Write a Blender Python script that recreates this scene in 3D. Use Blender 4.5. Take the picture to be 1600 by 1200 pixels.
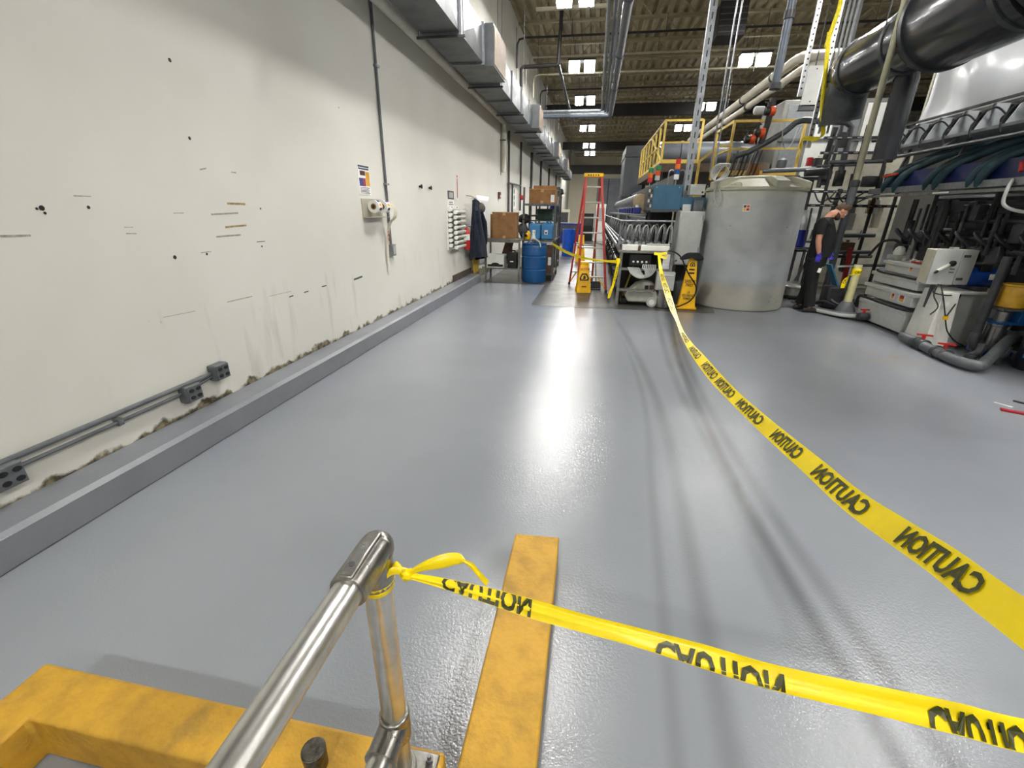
import bpy, bmesh, math, random
from mathutils import Vector, Matrix
random.seed(7)
for o in list(bpy.data.objects): bpy.data.objects.remove(o)
SC = bpy.context.scene
COL = SC.collection
rad = math.radians
# ---------------------------------------------------------------- camera
CAM_H = 1.62; FPX = 685.1; PITCH, YAW, ROLL = rad(21.647), rad(9.668), rad(0.870)
cy, sy, cp, sp, cr, sr = math.cos(YAW), math.sin(YAW), math.cos(PITCH), math.sin(PITCH), math.cos(ROLL), math.sin(ROLL)
C_FWD = Vector((-sy*cp, cy*cp, -sp)); _r = Vector((cy, sy, 0)); _u = _r.cross(C_FWD)
C_RIGHT = cr*_r + sr*_u; C_UP = -sr*_r + cr*_u
camd = bpy.data.cameras.new('camera'); cam = bpy.data.objects.new('camera', camd); COL.objects.link(cam)
camd.sensor_width = 36; camd.lens = FPX/1600*36; camd.clip_start = 0.02; camd.clip_end = 200
m3 = Matrix((C_RIGHT, C_UP, -C_FWD)).transposed()
cam.matrix_world = Matrix.Translation((0, 0, CAM_H)) @ m3.to_4x4()
SC.camera = cam
# ---------------------------------------------------------------- world and exposure
w = bpy.data.worlds.new('world'); SC.world = w; w.use_nodes = True
w.node_tree.nodes['Background'].inputs[0].default_value = (.8, .86, .9, 1)
w.node_tree.nodes['Background'].inputs[1].default_value = 0.15
SC.view_settings.view_transform = 'Standard'; SC.view_settings.look = 'None'
SC.view_settings.gamma = 1; SC.view_settings.use_curve_mapping = False
SC.view_settings.exposure = 0.12
LAMP_STRENGTH = 430.0
# ---------------------------------------------------------------- measuring helpers (photo pixel on a known plane -> place)
def ray(x, y): return C_RIGHT*((x-800)/FPX) - C_UP*((y-600)/FPX) + C_FWD
def onplane(x, y, ax, v):
    d = ray(x, y); o = Vector((0, 0, CAM_H)); return o + d*((v-o[ax])/d[ax])
def FZ(x, y, z=0.0): return onplane(x, y, 2, z)
def PX(x, y, v): return onplane(x, y, 0, v)
def PY(x, y, v): return onplane(x, y, 1, v)
# ---------------------------------------------------------------- mesh builder
class MB:
    def __init__(s): s.v = []; s.f = []; s.T = None
    def add(s, vs, fs):
        n = len(s.v)
        for p in vs:
            p = Vector(p); s.v.append(s.T @ p if s.T else p)
        for f in fs: s.f.append([i+n for i in f])
        return s
    def box(s, lo, hi):
        x0, y0, z0 = lo; x1, y1, z1 = hi
        return s.add([(x0,y0,z0),(x1,y0,z0),(x1,y1,z0),(x0,y1,z0),(x0,y0,z1),(x1,y0,z1),(x1,y1,z1),(x0,y1,z1)],
                     [(0,3,2,1),(4,5,6,7),(0,1,5,4),(1,2,6,5),(2,3,7,6),(3,0,4,7)])
    def cbox(s, c, d, M=None):
        vs = [Vector((sx*d[0]/2, sy_*d[1]/2, sz*d[2]/2)) for sz in (-1,1) for sx, sy_ in ((-1,-1),(1,-1),(1,1),(-1,1))]
        if M: vs = [M @ v for v in vs]
        return s.add([v+Vector(c) for v in vs], [(0,3,2,1),(4,5,6,7),(0,1,5,4),(1,2,6,5),(2,3,7,6),(3,0,4,7)])
    def bar(s, a, b, w_, h=None, up=(0,0,1)):
        a = Vector(a); b = Vector(b); d = (b-a); L = d.length; d.normalize(); up = Vector(up)
        if abs(d.dot(up)) > .98: up = Vector((1,0,0)) if abs(d.x) < .9 else Vector((0,1,0))
        x = d.cross(up).normalized(); z = x.cross(d).normalized(); h = h or w_
        M = Matrix((x, d, z)).transposed(); return s.cbox((a+b)/2, (w_, L, h), M)
    def cyl(s, a, b, r, n=12, r1=None, cap=True):
        a = Vector(a); b = Vector(b); d = (b-a).normalized(); r1 = r if r1 is None else r1
        u = d.orthogonal().normalized(); v = d.cross(u); vs = []; fs = []
        for c, rr in ((a, r), (b, r1)):
            for i in range(n):
                t = 2*math.pi*i/n; vs.append(c+u*(rr*math.cos(t))+v*(rr*math.sin(t)))
        for i in range(n): j = (i+1) % n; fs.append((i, j, n+j, n+i))
        if cap: fs.append(tuple(range(n-1, -1, -1))); fs.append(tuple(range(n, 2*n)))
        return s.add(vs, fs)
    def tube(s, pts, r, n=10, closed=False):
        P = [Vector(p) for p in pts]; m = len(P); vs = []; fs = []; pu = None
        rr = r if isinstance(r, (list, tuple)) else [r]*m
        for i, p in enumerate(P):
            if closed: d = P[(i+1) % m]-P[i-1]
            else: d = P[min(i+1, m-1)]-P[max(i-1, 0)]
            d = d.normalized()
            if pu is None: u = d.orthogonal().normalized()
            else:
                u = pu-d*pu.dot(d); u = u.normalized() if u.length > 1e-6 else d.orthogonal().normalized()
            pu = u; v = d.cross(u)
            k = 1.0
            if 0 < i < m-1:
                c = (P[i]-P[i-1]).normalized().dot((P[i+1]-P[i]).normalized()); k = min(1.4, 1/max(.3, math.sqrt(max(.01, (1+c)/2))))
            for q in range(n):
                t = 2*math.pi*q/n; vs.append(p+(u*math.cos(t)+v*math.sin(t))*rr[i]*(k if n < 7 else 1))
        seg = m if closed else m-1
        for i in range(seg):
            a0 = i*n; b0 = ((i+1) % m)*n
            for q in range(n): q2 = (q+1) % n; fs.append((a0+q, a0+q2, b0+q2, b0+q))
        if not closed: fs.append(tuple(range(n-1, -1, -1))); fs.append(tuple(range((m-1)*n, m*n)))
        return s.add(vs, fs)
    def lathe(s, prof, c=(0,0,0), n=24, M=None, caps=True):
        vs = []; fs = []; c = Vector(c)
        for r, z in prof:
            for i in range(n):
                t = 2*math.pi*i/n; p = Vector((r*math.cos(t), r*math.sin(t), z)); vs.append((M @ p if M else p)+c)
        for k in range(len(prof)-1):
            for i in range(n): j = (i+1) % n; fs.append((k*n+i, k*n+j, (k+1)*n+j, (k+1)*n+i))
        if caps:
            fs.append(tuple(range(n-1, -1, -1))); fs.append(tuple(range((len(prof)-1)*n, len(prof)*n)))
        return s.add(vs, fs)
    def sph(s, c, r, n=12, sc=(1,1,1)):
        h = n//2; prof = [(max(1e-4, r*math.sin(math.pi*k/h)), -r*math.cos(math.pi*k/h)) for k in range(h+1)]
        return s.lathe(prof, c, n, Matrix.Diagonal(sc))
    def prism(s, poly, ax, a, b):
        """poly in the two other axes (in xyz order), swept along axis ax from a to b"""
        o = [i for i in range(3) if i != ax]; vs = []; n = len(poly)
        for t in (a, b):
            for p in poly:
                q = [0, 0, 0]; q[ax] = t; q[o[0]] = p[0]; q[o[1]] = p[1]; vs.append(q)
        fs = [tuple(range(n-1, -1, -1)), tuple(range(n, 2*n))]+[(i, (i+1) % n, n+(i+1) % n, n+i) for i in range(n)]
        return s.add(vs, fs)
    def grid(s, fn, nu, nv):
        vs = [fn(i/nu, j/nv) for j in range(nv+1) for i in range(nu+1)]
        return s.add(vs, [(j*(nu+1)+i, j*(nu+1)+i+1, (j+1)*(nu+1)+i+1, (j+1)*(nu+1)+i) for j in range(nv) for i in range(nu)])
    def build(s, name, mat, parent=None, bevel=0, smooth=35, label=None, solid=0, sub=0, seg=2):
        if parent is not None: org = Vector(parent['_o'])
        else:
            xs = [p.x for p in s.v]; ys = [p.y for p in s.v]; org = Vector(((min(xs)+max(xs))/2, (min(ys)+max(ys))/2, min(p.z for p in s.v)))
        me = bpy.data.meshes.new(name); me.from_pydata([p-org for p in s.v], [], s.f)
        bm = bmesh.new(); bm.from_mesh(me); bmesh.ops.recalc_face_normals(bm, faces=bm.faces); bm.to_mesh(me); bm.free()
        if mat: me.materials.append(mat)
        if smooth: me.shade_smooth(); me.set_sharp_from_angle(angle=rad(smooth))
        o = bpy.data.objects.new(name, me); COL.objects.link(o)
        if parent is not None: o.parent = parent
        else: o.location = org
        o['_o'] = tuple(org)
        if sub:
            md = o.modifiers.new('sub', 'SUBSURF'); md.levels = md.render_levels = sub
        if solid:
            md = o.modifiers.new('sol', 'SOLIDIFY'); md.thickness = solid; md.offset = 0
        if bevel:
            md = o.modifiers.new('bev', 'BEVEL'); md.width = bevel; md.segments = seg; md.limit_method = 'ANGLE'; md.angle_limit = rad(50)
        if label: o['label'] = label
        return o
def tag(o, label=None, cat=None, group=None, kind=None):
    if label: o['label'] = label
    if cat: o['category'] = cat
    if group: o['group'] = group
    if kind: o['kind'] = kind
    return o
def thing(name, label, cat, loc=(0,0,0), group=None):
    o = bpy.data.objects.new(name, None); COL.objects.link(o); o.location = loc; o['_o'] = tuple(loc); o.empty_display_size = .1
    return tag(o, label, cat, group)
def struct(o): o['kind'] = 'structure'; return o
def copy_tree(o, d=(0,0,0), parent=None, label=None, rotz=0):
    c = o.copy(); COL.objects.link(c)
    if parent is None: c.location = Vector(o.location)+Vector(d); c.rotation_euler = (0, 0, rotz)
    else: c.parent = parent
    if label: c['label'] = label
    for ch in [x for x in bpy.data.objects if x.parent == o and x != c]: copy_tree(ch, (0,0,0), c)
    return c
def V(*a): return Vector(a)
def smoothpts(P, n=6):
    """Catmull-Rom through control points"""
    P = [Vector(p) for p in P]; out = []
    for i in range(len(P)-1):
        p0 = P[max(i-1, 0)]; p1 = P[i]; p2 = P[i+1]; p3 = P[min(i+2, len(P)-1)]
        for k in range(n):
            t = k/n; out.append(.5*((2*p1)+(p2-p0)*t+(2*p0-5*p1+4*p2-p3)*t*t+(3*p1-p0-3*p2+p3)*t**3))
    out.append(P[-1]); return out
def text2d(txt, size=1.0, bold=0.0, sx=1.0, align='CENTER', extrude=0):
    """verts/faces of lettering in the xy plane"""
    c = bpy.data.curves.new('t', 'FONT'); c.body = txt; c.size = size; c.offset = bold*size; c.align_x = align; c.align_y = 'CENTER'
    c.resolution_u = 2; c.extrude = extrude; c.space_line = .9
    o = bpy.data.objects.new('t', c); COL.objects.link(o)
    dg = bpy.context.evaluated_depsgraph_get(); dg.update(); e = o.evaluated_get(dg); me = e.to_mesh()
    vs = [Vector((v.co.x*sx, v.co.y, v.co.z)) for v in me.vertices]; fs = [tuple(p.vertices) for p in me.polygons]
    e.to_mesh_clear(); bpy.data.objects.remove(o); bpy.data.curves.remove(c); return vs, fs
def put_text(mb, txt, size, org, xdir, ydir, bold=0.0, sx=1.0, align='CENTER', mirror=False):
    vs, fs = text2d(txt, size, bold, sx, align); xd = Vector(xdir).normalized(); yd = Vector(ydir).normalized(); org = Vector(org)
    mb.add([org+xd*(-v.x if mirror else v.x)+yd*v.y for v in vs], fs); return mb
# ---------------------------------------------------------------- materials
def lin(c):
    return tuple(((x/255)/12.92 if x/255 <= .04045 else (((x/255)+.055)/1.055)**2.4) for x in c)
MATS = {}
def mat(name, rgb, rough=.5, metal=0.0, var=.12, scale=6.0, bump=0.0, bscale=40.0, coat=0.0, alpha=1.0, trans=0.0, emit=0.0, rgb2=None, thr=None, spec=None, sss=0):
    """principled with noise-driven colour variation; rgb in sRGB 0-255"""
    if name in MATS: return MATS[name]
    m = bpy.data.materials.new(name); m.use_nodes = True; nt = m.node_tree; N = nt.nodes; L = nt.links; b = N['Principled BSDF']
    c1 = lin(rgb); c2 = lin(rgb2) if rgb2 else tuple(max(0, x*(1-var*2)) for x in c1)
    tc = N.new('ShaderNodeTexCoord'); nz = N.new('ShaderNodeTexNoise'); nz.inputs['Scale'].default_value = scale; nz.inputs['Detail'].default_value = 6
    nz.inputs['Roughness'].default_value = .65
    L.new(tc.outputs['Object'], nz.inputs['Vector'])
    rp = N.new('ShaderNodeValToRGB'); lo, hi = thr or (.35, .6)
    rp.color_ramp.elements[0].position = lo; rp.color_ramp.elements[0].color = (*c2, 1); rp.color_ramp.elements[1].position = hi; rp.color_ramp.elements[1].color = (*c1, 1)
    L.new(nz.outputs['Fac'], rp.inputs['Fac']); L.new(rp.outputs['Color'], b.inputs['Base Color'])
    mr = N.new('ShaderNodeMapRange'); mr.inputs['To Min'].default_value = min(1, rough*1.2); mr.inputs['To Max'].default_value = rough*.85
    L.new(nz.outputs['Fac'], mr.inputs['Value']); L.new(mr.outputs['Result'], b.inputs['Roughness'])
    b.inputs['Metallic'].default_value = metal; b.inputs['Coat Weight'].default_value = coat; b.inputs['Alpha'].default_value = alpha
    b.inputs['Transmission Weight'].default_value = trans
    if spec is not None: b.inputs['Specular IOR Level'].default_value = spec
    if sss: b.inputs['Subsurface Weight'].default_value = sss; b.inputs['Subsurface Scale'].default_value = .02
    if emit: b.inputs['Emission Color'].default_value = (*c1, 1); b.inputs['Emission Strength'].default_value = emit
    if bump:
        n2 = N.new('ShaderNodeTexNoise'); n2.inputs['Scale'].default_value = bscale; n2.inputs['Detail'].default_value = 4
        L.new(tc.outputs['Object'], n2.inputs['Vector']); bp = N.new('ShaderNodeBump'); bp.inputs['Strength'].default_value = bump; bp.inputs['Distance'].default_value = .01
        L.new(n2.outputs['Fac'], bp.inputs['Height']); L.new(bp.outputs['Normal'], b.inputs['Normal'])
    MATS[name] = m; return m
def ramp(nt, a, b_, c0=(0,0,0,1), c1=(1,1,1,1)):
    r = nt.nodes.new('ShaderNodeValToRGB'); r.color_ramp.elements[0].position = a; r.color_ramp.elements[0].color = c0
    r.color_ramp.elements[1].position = b_; r.color_ramp.elements[1].color = c1; return r
def mixc(nt, fac, a, b_):
    mx = nt.nodes.new('ShaderNodeMix'); mx.data_type = 'RGBA'
    for sock, val in ((mx.inputs[0], fac), (mx.inputs[6], a), (mx.inputs[7], b_)):
        if hasattr(val, 'links'): nt.links.new(val, sock)
        elif isinstance(val, (int, float)): sock.default_value = val
        else: sock.default_value = (*val, 1) if len(val) == 3 else val
    return mx.outputs[2]
def math_n(nt, op, a, b_=None, clamp=False):
    n = nt.nodes.new('ShaderNodeMath'); n.operation = op; n.use_clamp = clamp
    for i, val in enumerate((a, b_)):
        if val is None: continue
        if hasattr(val, 'links'): nt.links.new(val, n.inputs[i])
        else: n.inputs[i].default_value = val
    return n.outputs[0]
STEEL = mat('steel', (150,150,150), .35, 1.0, .15, 20)
GALV = mat('galvanised', (150,154,158), .42, .85, .14, 9)
DGREY = mat('dark_grey_paint', (66,68,70), .5, 0, .2, 8)
BLACK = mat('black_plastic', (22,22,23), .5, 0, .2, 10)
RUBBER = mat('black_rubber', (28,28,28), .75, 0, .2, 10)
PVC = mat('grey_pvc', (92,96,99), .45, 0, .15, 8)
DPVC = mat('dark_pvc', (58,61,64), .42, 0, .2, 8)
WHITE = mat('white_paint', (222,222,215), .5, 0, .06, 5)
CREAM = mat('cream_paint', (206,201,180), .55, 0, .08, 5)
PAPER = mat('paper', (232,232,228), .8, 0, .04, 5)
YEL = mat('yellow_paint', (222,186,60), .5, 0, .12, 6)
YPLA = mat('yellow_plastic', (247,190,12), .42, 0, .08, 6)
RED = mat('red_plastic', (190,32,26), .45, 0, .15, 8)
ORANGE = mat('orange_plastic', (208,76,24), .45, 0, .1, 8)
BLUEP = mat('blue_plastic', (18,78,132), .42, 0, .1, 5)
LBLUE = mat('light_blue_plastic', (66,138,192), .4, 0, .1, 5)
NAVY = mat('navy_plastic', (24,36,120), .4, 0, .15, 8)
TEAL = mat('teal_machine_paint', (40,84,108), .45, 0, .12, 4)
CARD = mat('cardboard', (142,104,64), .85, 0, .12, 7)
CARD2 = mat('cardboard_light', (190,152,104), .85, 0, .1, 7)
BROWN = mat('brown', (96,72,52), .7, 0, .2, 8)
LGREY = mat('light_grey_enamel', (170,172,168), .5, 0, .08, 4)
TUBING = mat('clear_grey_tubing', (176,178,174), .35, 0, .08, 20)
LAMPM = None
# ================================================================ THE ROOM
WX = -2.82; CEIL = 7.1; YN, YF, XR = -7.0, 50.0, 17.0
def floor_mat():
    m = bpy.data.materials.new('epoxy_floor'); m.use_nodes = True; nt = m.node_tree; N = nt.nodes; L = nt.links; b = N['Principled BSDF']
    g = N.new('ShaderNodeNewGeometry'); sx = N.new('ShaderNodeSeparateXYZ'); L.new(g.outputs['Position'], sx.inputs[0])
    def noise(sc, det=5, vec=None):
        n = N.new('ShaderNodeTexNoise'); n.inputs['Scale'].default_value = sc; n.inputs['Detail'].default_value = det
        L.new(vec or g.outputs['Position'], n.inputs['Vector']); return n.outputs['Fac']
    base = mixc(nt, ramp_out(nt, noise(.45, 4), .35, .65), lin((126,130,136)), lin((136,140,146)))
    base = mixc(nt, math_n(nt, 'MULTIPLY', ramp_out(nt, noise(3, 6), .5, .9), .12), base, lin((120,122,124)))
    # darker bands that wander along the floor
    def dark_band(pts, wid, amt):
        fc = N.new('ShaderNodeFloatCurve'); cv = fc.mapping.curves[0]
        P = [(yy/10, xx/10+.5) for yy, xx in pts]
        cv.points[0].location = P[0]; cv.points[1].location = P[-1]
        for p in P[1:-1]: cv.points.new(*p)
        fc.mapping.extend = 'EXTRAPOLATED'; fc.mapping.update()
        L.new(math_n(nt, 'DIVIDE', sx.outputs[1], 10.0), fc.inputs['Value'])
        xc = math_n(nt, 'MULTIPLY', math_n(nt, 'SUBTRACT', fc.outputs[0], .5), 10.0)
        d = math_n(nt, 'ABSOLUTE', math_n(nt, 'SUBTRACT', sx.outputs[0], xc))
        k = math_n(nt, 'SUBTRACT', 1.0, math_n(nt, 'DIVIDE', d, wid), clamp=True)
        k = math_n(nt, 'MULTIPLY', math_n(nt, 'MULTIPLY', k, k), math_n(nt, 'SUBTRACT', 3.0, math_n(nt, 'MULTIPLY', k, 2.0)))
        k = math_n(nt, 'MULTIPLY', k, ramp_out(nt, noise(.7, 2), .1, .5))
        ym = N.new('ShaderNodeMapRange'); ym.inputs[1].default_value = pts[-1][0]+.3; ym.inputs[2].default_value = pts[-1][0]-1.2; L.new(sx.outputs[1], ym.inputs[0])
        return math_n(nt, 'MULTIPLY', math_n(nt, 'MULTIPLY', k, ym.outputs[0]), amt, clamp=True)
    t = dark_band([(1.0,1.10),(1.5,1.065),(2.6,1.022),(3.8,1.058),(5.2,1.12),(7.6,1.4)], .075, 1.0)
    for a in (dark_band([(1.0,1.27),(1.7,1.195),(2.1,1.165),(3.3,1.13),(5.2,1.2),(7.6,1.46)], .08, .8),
              dark_band([(1.6,.60),(2.66,.66),(3.4,.70),(4.9,.66),(7.4,.45)], .08, .6),
              dark_band([(2.4,1.02),(3.2,.98),(4.4,.96),(7.6,1.17)], .07, .6),
              dark_band([(1.4,.42),(2.6,.50),(3.4,.56),(4.4,.58),(6,.5)], .05, .4)):
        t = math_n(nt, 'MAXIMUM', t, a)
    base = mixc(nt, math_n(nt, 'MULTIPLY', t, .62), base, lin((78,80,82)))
    # rust stain on the right
    vd = N.new('ShaderNodeVectorMath'); vd.operation = 'DISTANCE'; L.new(g.outputs['Position'], vd.inputs[0]); vd.inputs[1].default_value = tuple(FZ(1390, 560))
    st = math_n(nt, 'MULTIPLY', ramp_out(nt, vd.outputs['Value'], .12, .5, True), ramp_out(nt, noise(5, 6), .4, .65))
    base = mixc(nt, math_n(nt, 'MULTIPLY', st, .4), base, lin((150,128,96)))
    L.new(base, b.inputs['Base Color'])
    r = N.new('ShaderNodeMapRange'); L.new(noise(.8, 2), r.inputs[0]); r.inputs[1].default_value = .3; r.inputs[2].default_value = .7; r.inputs[3].default_value = .14; r.inputs[4].default_value = .18
    rr = math_n(nt, 'ADD', r.outputs[0], math_n(nt, 'MULTIPLY', t, .03))
    L.new(rr, b.inputs['Roughness']); b.inputs['Specular IOR Level'].default_value = .5
    bp = N.new('ShaderNodeBump'); bp.inputs['Strength'].default_value = .34; bp.inputs['Distance'].default_value = .0042
    h = math_n(nt, 'ADD', math_n(nt, 'MULTIPLY', noise(170, 2), .6), noise(75, 3)); L.new(h, bp.inputs['Height']); L.new(bp.outputs[0], b.inputs['Normal'])
    return m
def ramp_out(nt, v, a, b_, inv=False):
    r = ramp(nt, a, b_, (1,1,1,1) if inv else (0,0,0,1), (0,0,0,1) if inv else (1,1,1,1)); nt.links.new(v, r.inputs[0]); return r.outputs[0]
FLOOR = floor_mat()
def wall_mat():
    m = bpy.data.materials.new('painted_block_wall'); m.use_nodes = True; nt = m.node_tree; N = nt.nodes; L = nt.links; b = N['Principled BSDF']
    g = N.new('ShaderNodeNewGeometry'); sx = N.new('ShaderNodeSeparateXYZ'); L.new(g.outputs['Position'], sx.inputs[0])
    def noise(sc, det=5, scl=None):
        n = N.new('ShaderNodeTexNoise'); n.inputs['Scale'].default_value = sc; n.inputs['Detail'].default_value = det
        if scl:
            mp = N.new('ShaderNodeMapping'); mp.inputs['Scale'].default_value = scl; L.new(g.outputs['Position'], mp.inputs[0]); L.new(mp.outputs[0], n.inputs['Vector'])
        else: L.new(g.outputs['Position'], n.inputs['Vector'])
        return n.outputs['Fac']
    c = mixc(nt, ramp_out(nt, noise(.8, 4), .35, .7), lin((206,204,195)), lin((214,213,204)))
    zlow = ramp_out(nt, sx.outputs[2], .9, 2.0, True)
    # scuffs: vertical streaks and small chips, mostly low on the wall
    sc = math_n(nt, 'MULTIPLY', ramp_out(nt, noise(3, 8, (1, 2.2, .35)), .6, .74), zlow)
    c = mixc(nt, math_n(nt, 'MULTIPLY', sc, .28), c, lin((150,148,136)))
    chips = math_n(nt, 'MULTIPLY', ramp_out(nt, noise(26, 3), .74, .77), ramp_out(nt, noise(2.2, 3), .55, .65))
    c = mixc(nt, math_n(nt, 'MULTIPLY', math_n(nt, 'MULTIPLY', chips, zlow), .75), c, lin((88,82,70)))
    # crumbling dirty foot of the wall right above the kerb
    zz = math_n(nt, 'ADD', sx.outputs[2], math_n(nt, 'MULTIPLY', math_n(nt, 'SUBTRACT', noise(7, 9), .5), -.26))
    foot = ramp_out(nt, zz, .205, .232, True)
    dirt = mixc(nt, ramp_out(nt, noise(18, 5), .4, .6), lin((72,66,52)), lin((134,124,100)))
    c = mixc(nt, foot, c, dirt)
    L.new(c, b.inputs['Base Color']); b.inputs['Roughness'].default_value = .6; b.inputs['Specular IOR Level'].default_value = .3
    bp = N.new('ShaderNodeBump'); bp.inputs['Strength'].default_value = .12; bp.inputs['Distance'].default_value = .004
    L.new(math_n(nt, 'ADD', noise(70, 4), math_n(nt, 'MULTIPLY', foot, -1.5)), bp.inputs['Height']); L.new(bp.outputs[0], b.inputs['Normal'])
    return m
WALL = wall_mat()
KERB = mat('kerb_epoxy', (120,123,129), .33, 0, .06, 3, .1, 60)
RAWFLOOR = mat('bare_concrete_floor', (80,79,76), .35, 0, .3, 2.2, .1, 30, rgb2=(48,47,45))
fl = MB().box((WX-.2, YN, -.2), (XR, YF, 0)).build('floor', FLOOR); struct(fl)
# bare, uncoated concrete: aisle beyond the coating and the patch under the line
a = MB()
pA = FZ(829,477); pB = FZ(850,447); pC = FZ(1117,490); pD = FZ(1086,472)
a.prism([(pA.x, pA.y), (pC.x, pC.y), (pD.x+.3, 9.3), (8.0, 10.6), (8.0, 49), (-2.5, 49), (-2.5, 10.35), (pB.x, 10.35)], 2, .0005, .0025)
o = a.build('floor_bare_patch', RAWFLOOR); struct(o)
DIMW = mat('grey_panel_wall', (110,108,100), .8, 0, .1, .5)
wl = MB().box((WX-.2, YN, -.2), (WX, YF, CEIL)).build('wall_left', WALL); struct(wl)
FARW = mat('far_wall_paint', (222,214,192), .7, 0, .06, .5)
o = MB().box((WX-.2, YF, -.2), (XR, YF+.2, CEIL)).build('wall_far', FARW); struct(o)
o = MB().box((XR, YN, -.2), (XR+.2, YF, CEIL)).build('wall_right', DIMW); struct(o)
o = MB().box((WX-.2, YN-.2, -.2), (XR, YN, CEIL)).build('wall_back', DIMW); struct(o)
# kerb along the left wall
o = MB().prism([(WX, 0), (-2.585, 0), (-2.585, .165), (-2.61, .19), (WX, .195)], 1, YN, 10.42).build('baseboard_left', KERB, bevel=.012); struct(o)
# ceiling: ribbed steel deck running along the hall
DECK = mat('deck_paint', (150,138,106), .6, 0, .14, 1.5)
JOIST = mat('joist_paint', (140,129,100), .6, 0, .15, 2)
d = MB(); pitch_ = .30; n = int((XR-WX)/pitch_)
prof = []
for i in range(n):
    x = WX+i*pitch_; prof += [(x, CEIL), (x+.11, CEIL), (x+.145, CEIL+.09), (x+.255, CEIL+.09), (x+.29, CEIL)]
poly = prof+[(XR, CEIL), (XR, CEIL+.2), (WX, CEIL+.2)]
vs = [(x, YN, z) for x, z in prof]+[(x, YF, z) for x, z in prof]; k = len(prof)
d.add(vs, [(i, i+1, k+i+1, k+i) for i in range(k-1)])
d.box((WX-.2, YN, CEIL+.12), (XR, YF, CEIL+.3))
ceil = d.build('ceiling', DECK); struct(ceil)
ceil_loc = Vector(ceil['_o'])
# open-web joists across the hall
def joist_mesh(y):
    j = MB(); zt, zb = CEIL-.005, CEIL-.62
    j.box((WX, y-.06, zt-.05), (XR, y-.012, zt)); j.box((WX, y+.012, zt-.05), (XR, y+.06, zt))
    j.box((WX+.6, y-.05, zb), (XR, y-.01, zb+.05)); j.box((WX+.6, y+.01, zb), (XR, y+.05, zb+.05))
    x = WX+.1; up = True; st = .55
    while x < XR-st:
        a_ = (x, y, zt-.03 if up else zb+.03); b_ = (x+st, y, zb+.03 if up else zt-.03)
        j.cyl(a_, b_, .013, 5, cap=False); x += st; up = not up
    return j
jy = [15.0+1.81*i for i in range(-12, 19)]
j0 = joist_mesh(jy[0]).build('roof_joist', JOIST, ceil)
for y in jy[1:]:
    c = j0.copy(); COL.objects.link(c); c.parent = ceil; c.location = (0, y-jy[0], 0)
BEAMD = mat('dark_beam_paint', (24,22,20), .7, 0, .15, 3)
for y in (25.3, 38.0):
    b = MB(); z = CEIL-.62
    b.box((WX, y-.1, z-.52), (XR, y+.1, z-.50)); b.box((WX, y-.1, z-.02), (XR, y+.1, z)); b.box((WX, y-.012, z-.5), (XR, y+.012, z-.02))
    b.build('roof_girder', BEAMD, ceil)
# lamps: twin square LED high bays hung under the joists
LAMPM = bpy.data.materials.new('lamp_diffuser'); LAMPM.use_nodes = True
bs = LAMPM.node_tree.nodes['Principled BSDF']; bs.inputs['Base Color'].default_value = (.9,.9,.9,1); bs.inputs['Emission Color'].default_value = (1,.98,.94,1); bs.inputs['Emission Strength'].default_value = LAMP_STRENGTH
SKIRTM = LAMPM.copy(); SKIRTM.name = 'lamp_bloom_skirt'; SKIRTM.node_tree.nodes['Principled BSDF'].inputs['Emission Strength'].default_value = 7.0  # weakly glowing sides, added to stand in for the bloom of each lamp
def lamp(x, y, z, label):
    t = thing('high_bay_lamp', label, 'lamp', (x, y, z), 'twin panel high bay lamps under the roof')
    MB().box((x-.46, y-.2, z+.02), (x+.46, y+.2, z+.08)).build('housing', DGREY, t, bevel=.01)
    for s in (-1, 1): 
        MB().lathe([(.165*1.414, -.245), (.172*1.414, .02)], (x+s*.25, y, z), 4, Matrix.Rotation(rad(45), 3, 'Z'), caps=False).build('bloom_skirt', SKIRTM, t, smooth=0)
        MB().lathe([(.158*1.414, -.25), (.158*1.414, -.24)], (x+s*.25, y, z), 4, Matrix.Rotation(rad(45), 3, 'Z')).build('diffuser', LAMPM, t, smooth=0)
    for s in (-.4, .4): MB().cyl((x+s, y, z+.07), (x+s, y, CEIL+.05), .006, 5).build('hanger_wire', DGREY, t)
    return t
LY = [-4.8, 5.3, 12.4, 17.6, 22.5, 29.4, 36.8, 41.4]
nm = ['behind the handrail end', 'above the open grey floor', 'at the top edge over the square duct', 'nearest whole lamp over the stepladder aisle', 'second lamp over the stepladder aisle', 'third lamp over the stepladder aisle', 'fourth small lamp over the aisle', 'farthest small lamp over the aisle']
for y, s in zip(LY, nm): lamp(-.8, y, 6.2, 'twin square ceiling lamp, ' + s)
LY2 = [-4.8, .2, 5.2, 12.2, 17.55, 24.2, 29.7, 36.5]
nm2 = ['outside the picture at the near right', 'over the caution tape', 'over the dark floor bands', 'over the big white tank', 'bright pair right of the tall steel post', 'behind the steel post', 'small pair behind the yellow railing', 'farthest behind the yellow railing']
for y, s in zip(LY2, nm2): lamp(4.55, y, 6.2, 'twin square ceiling lamp ' + s)
for y, s in ((2.5, 'over the right hand machines'), (9.0, 'lighting the plastic sheeting from behind')): lamp(10.2, y, 6.2, 'twin square ceiling lamp ' + s)
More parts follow.
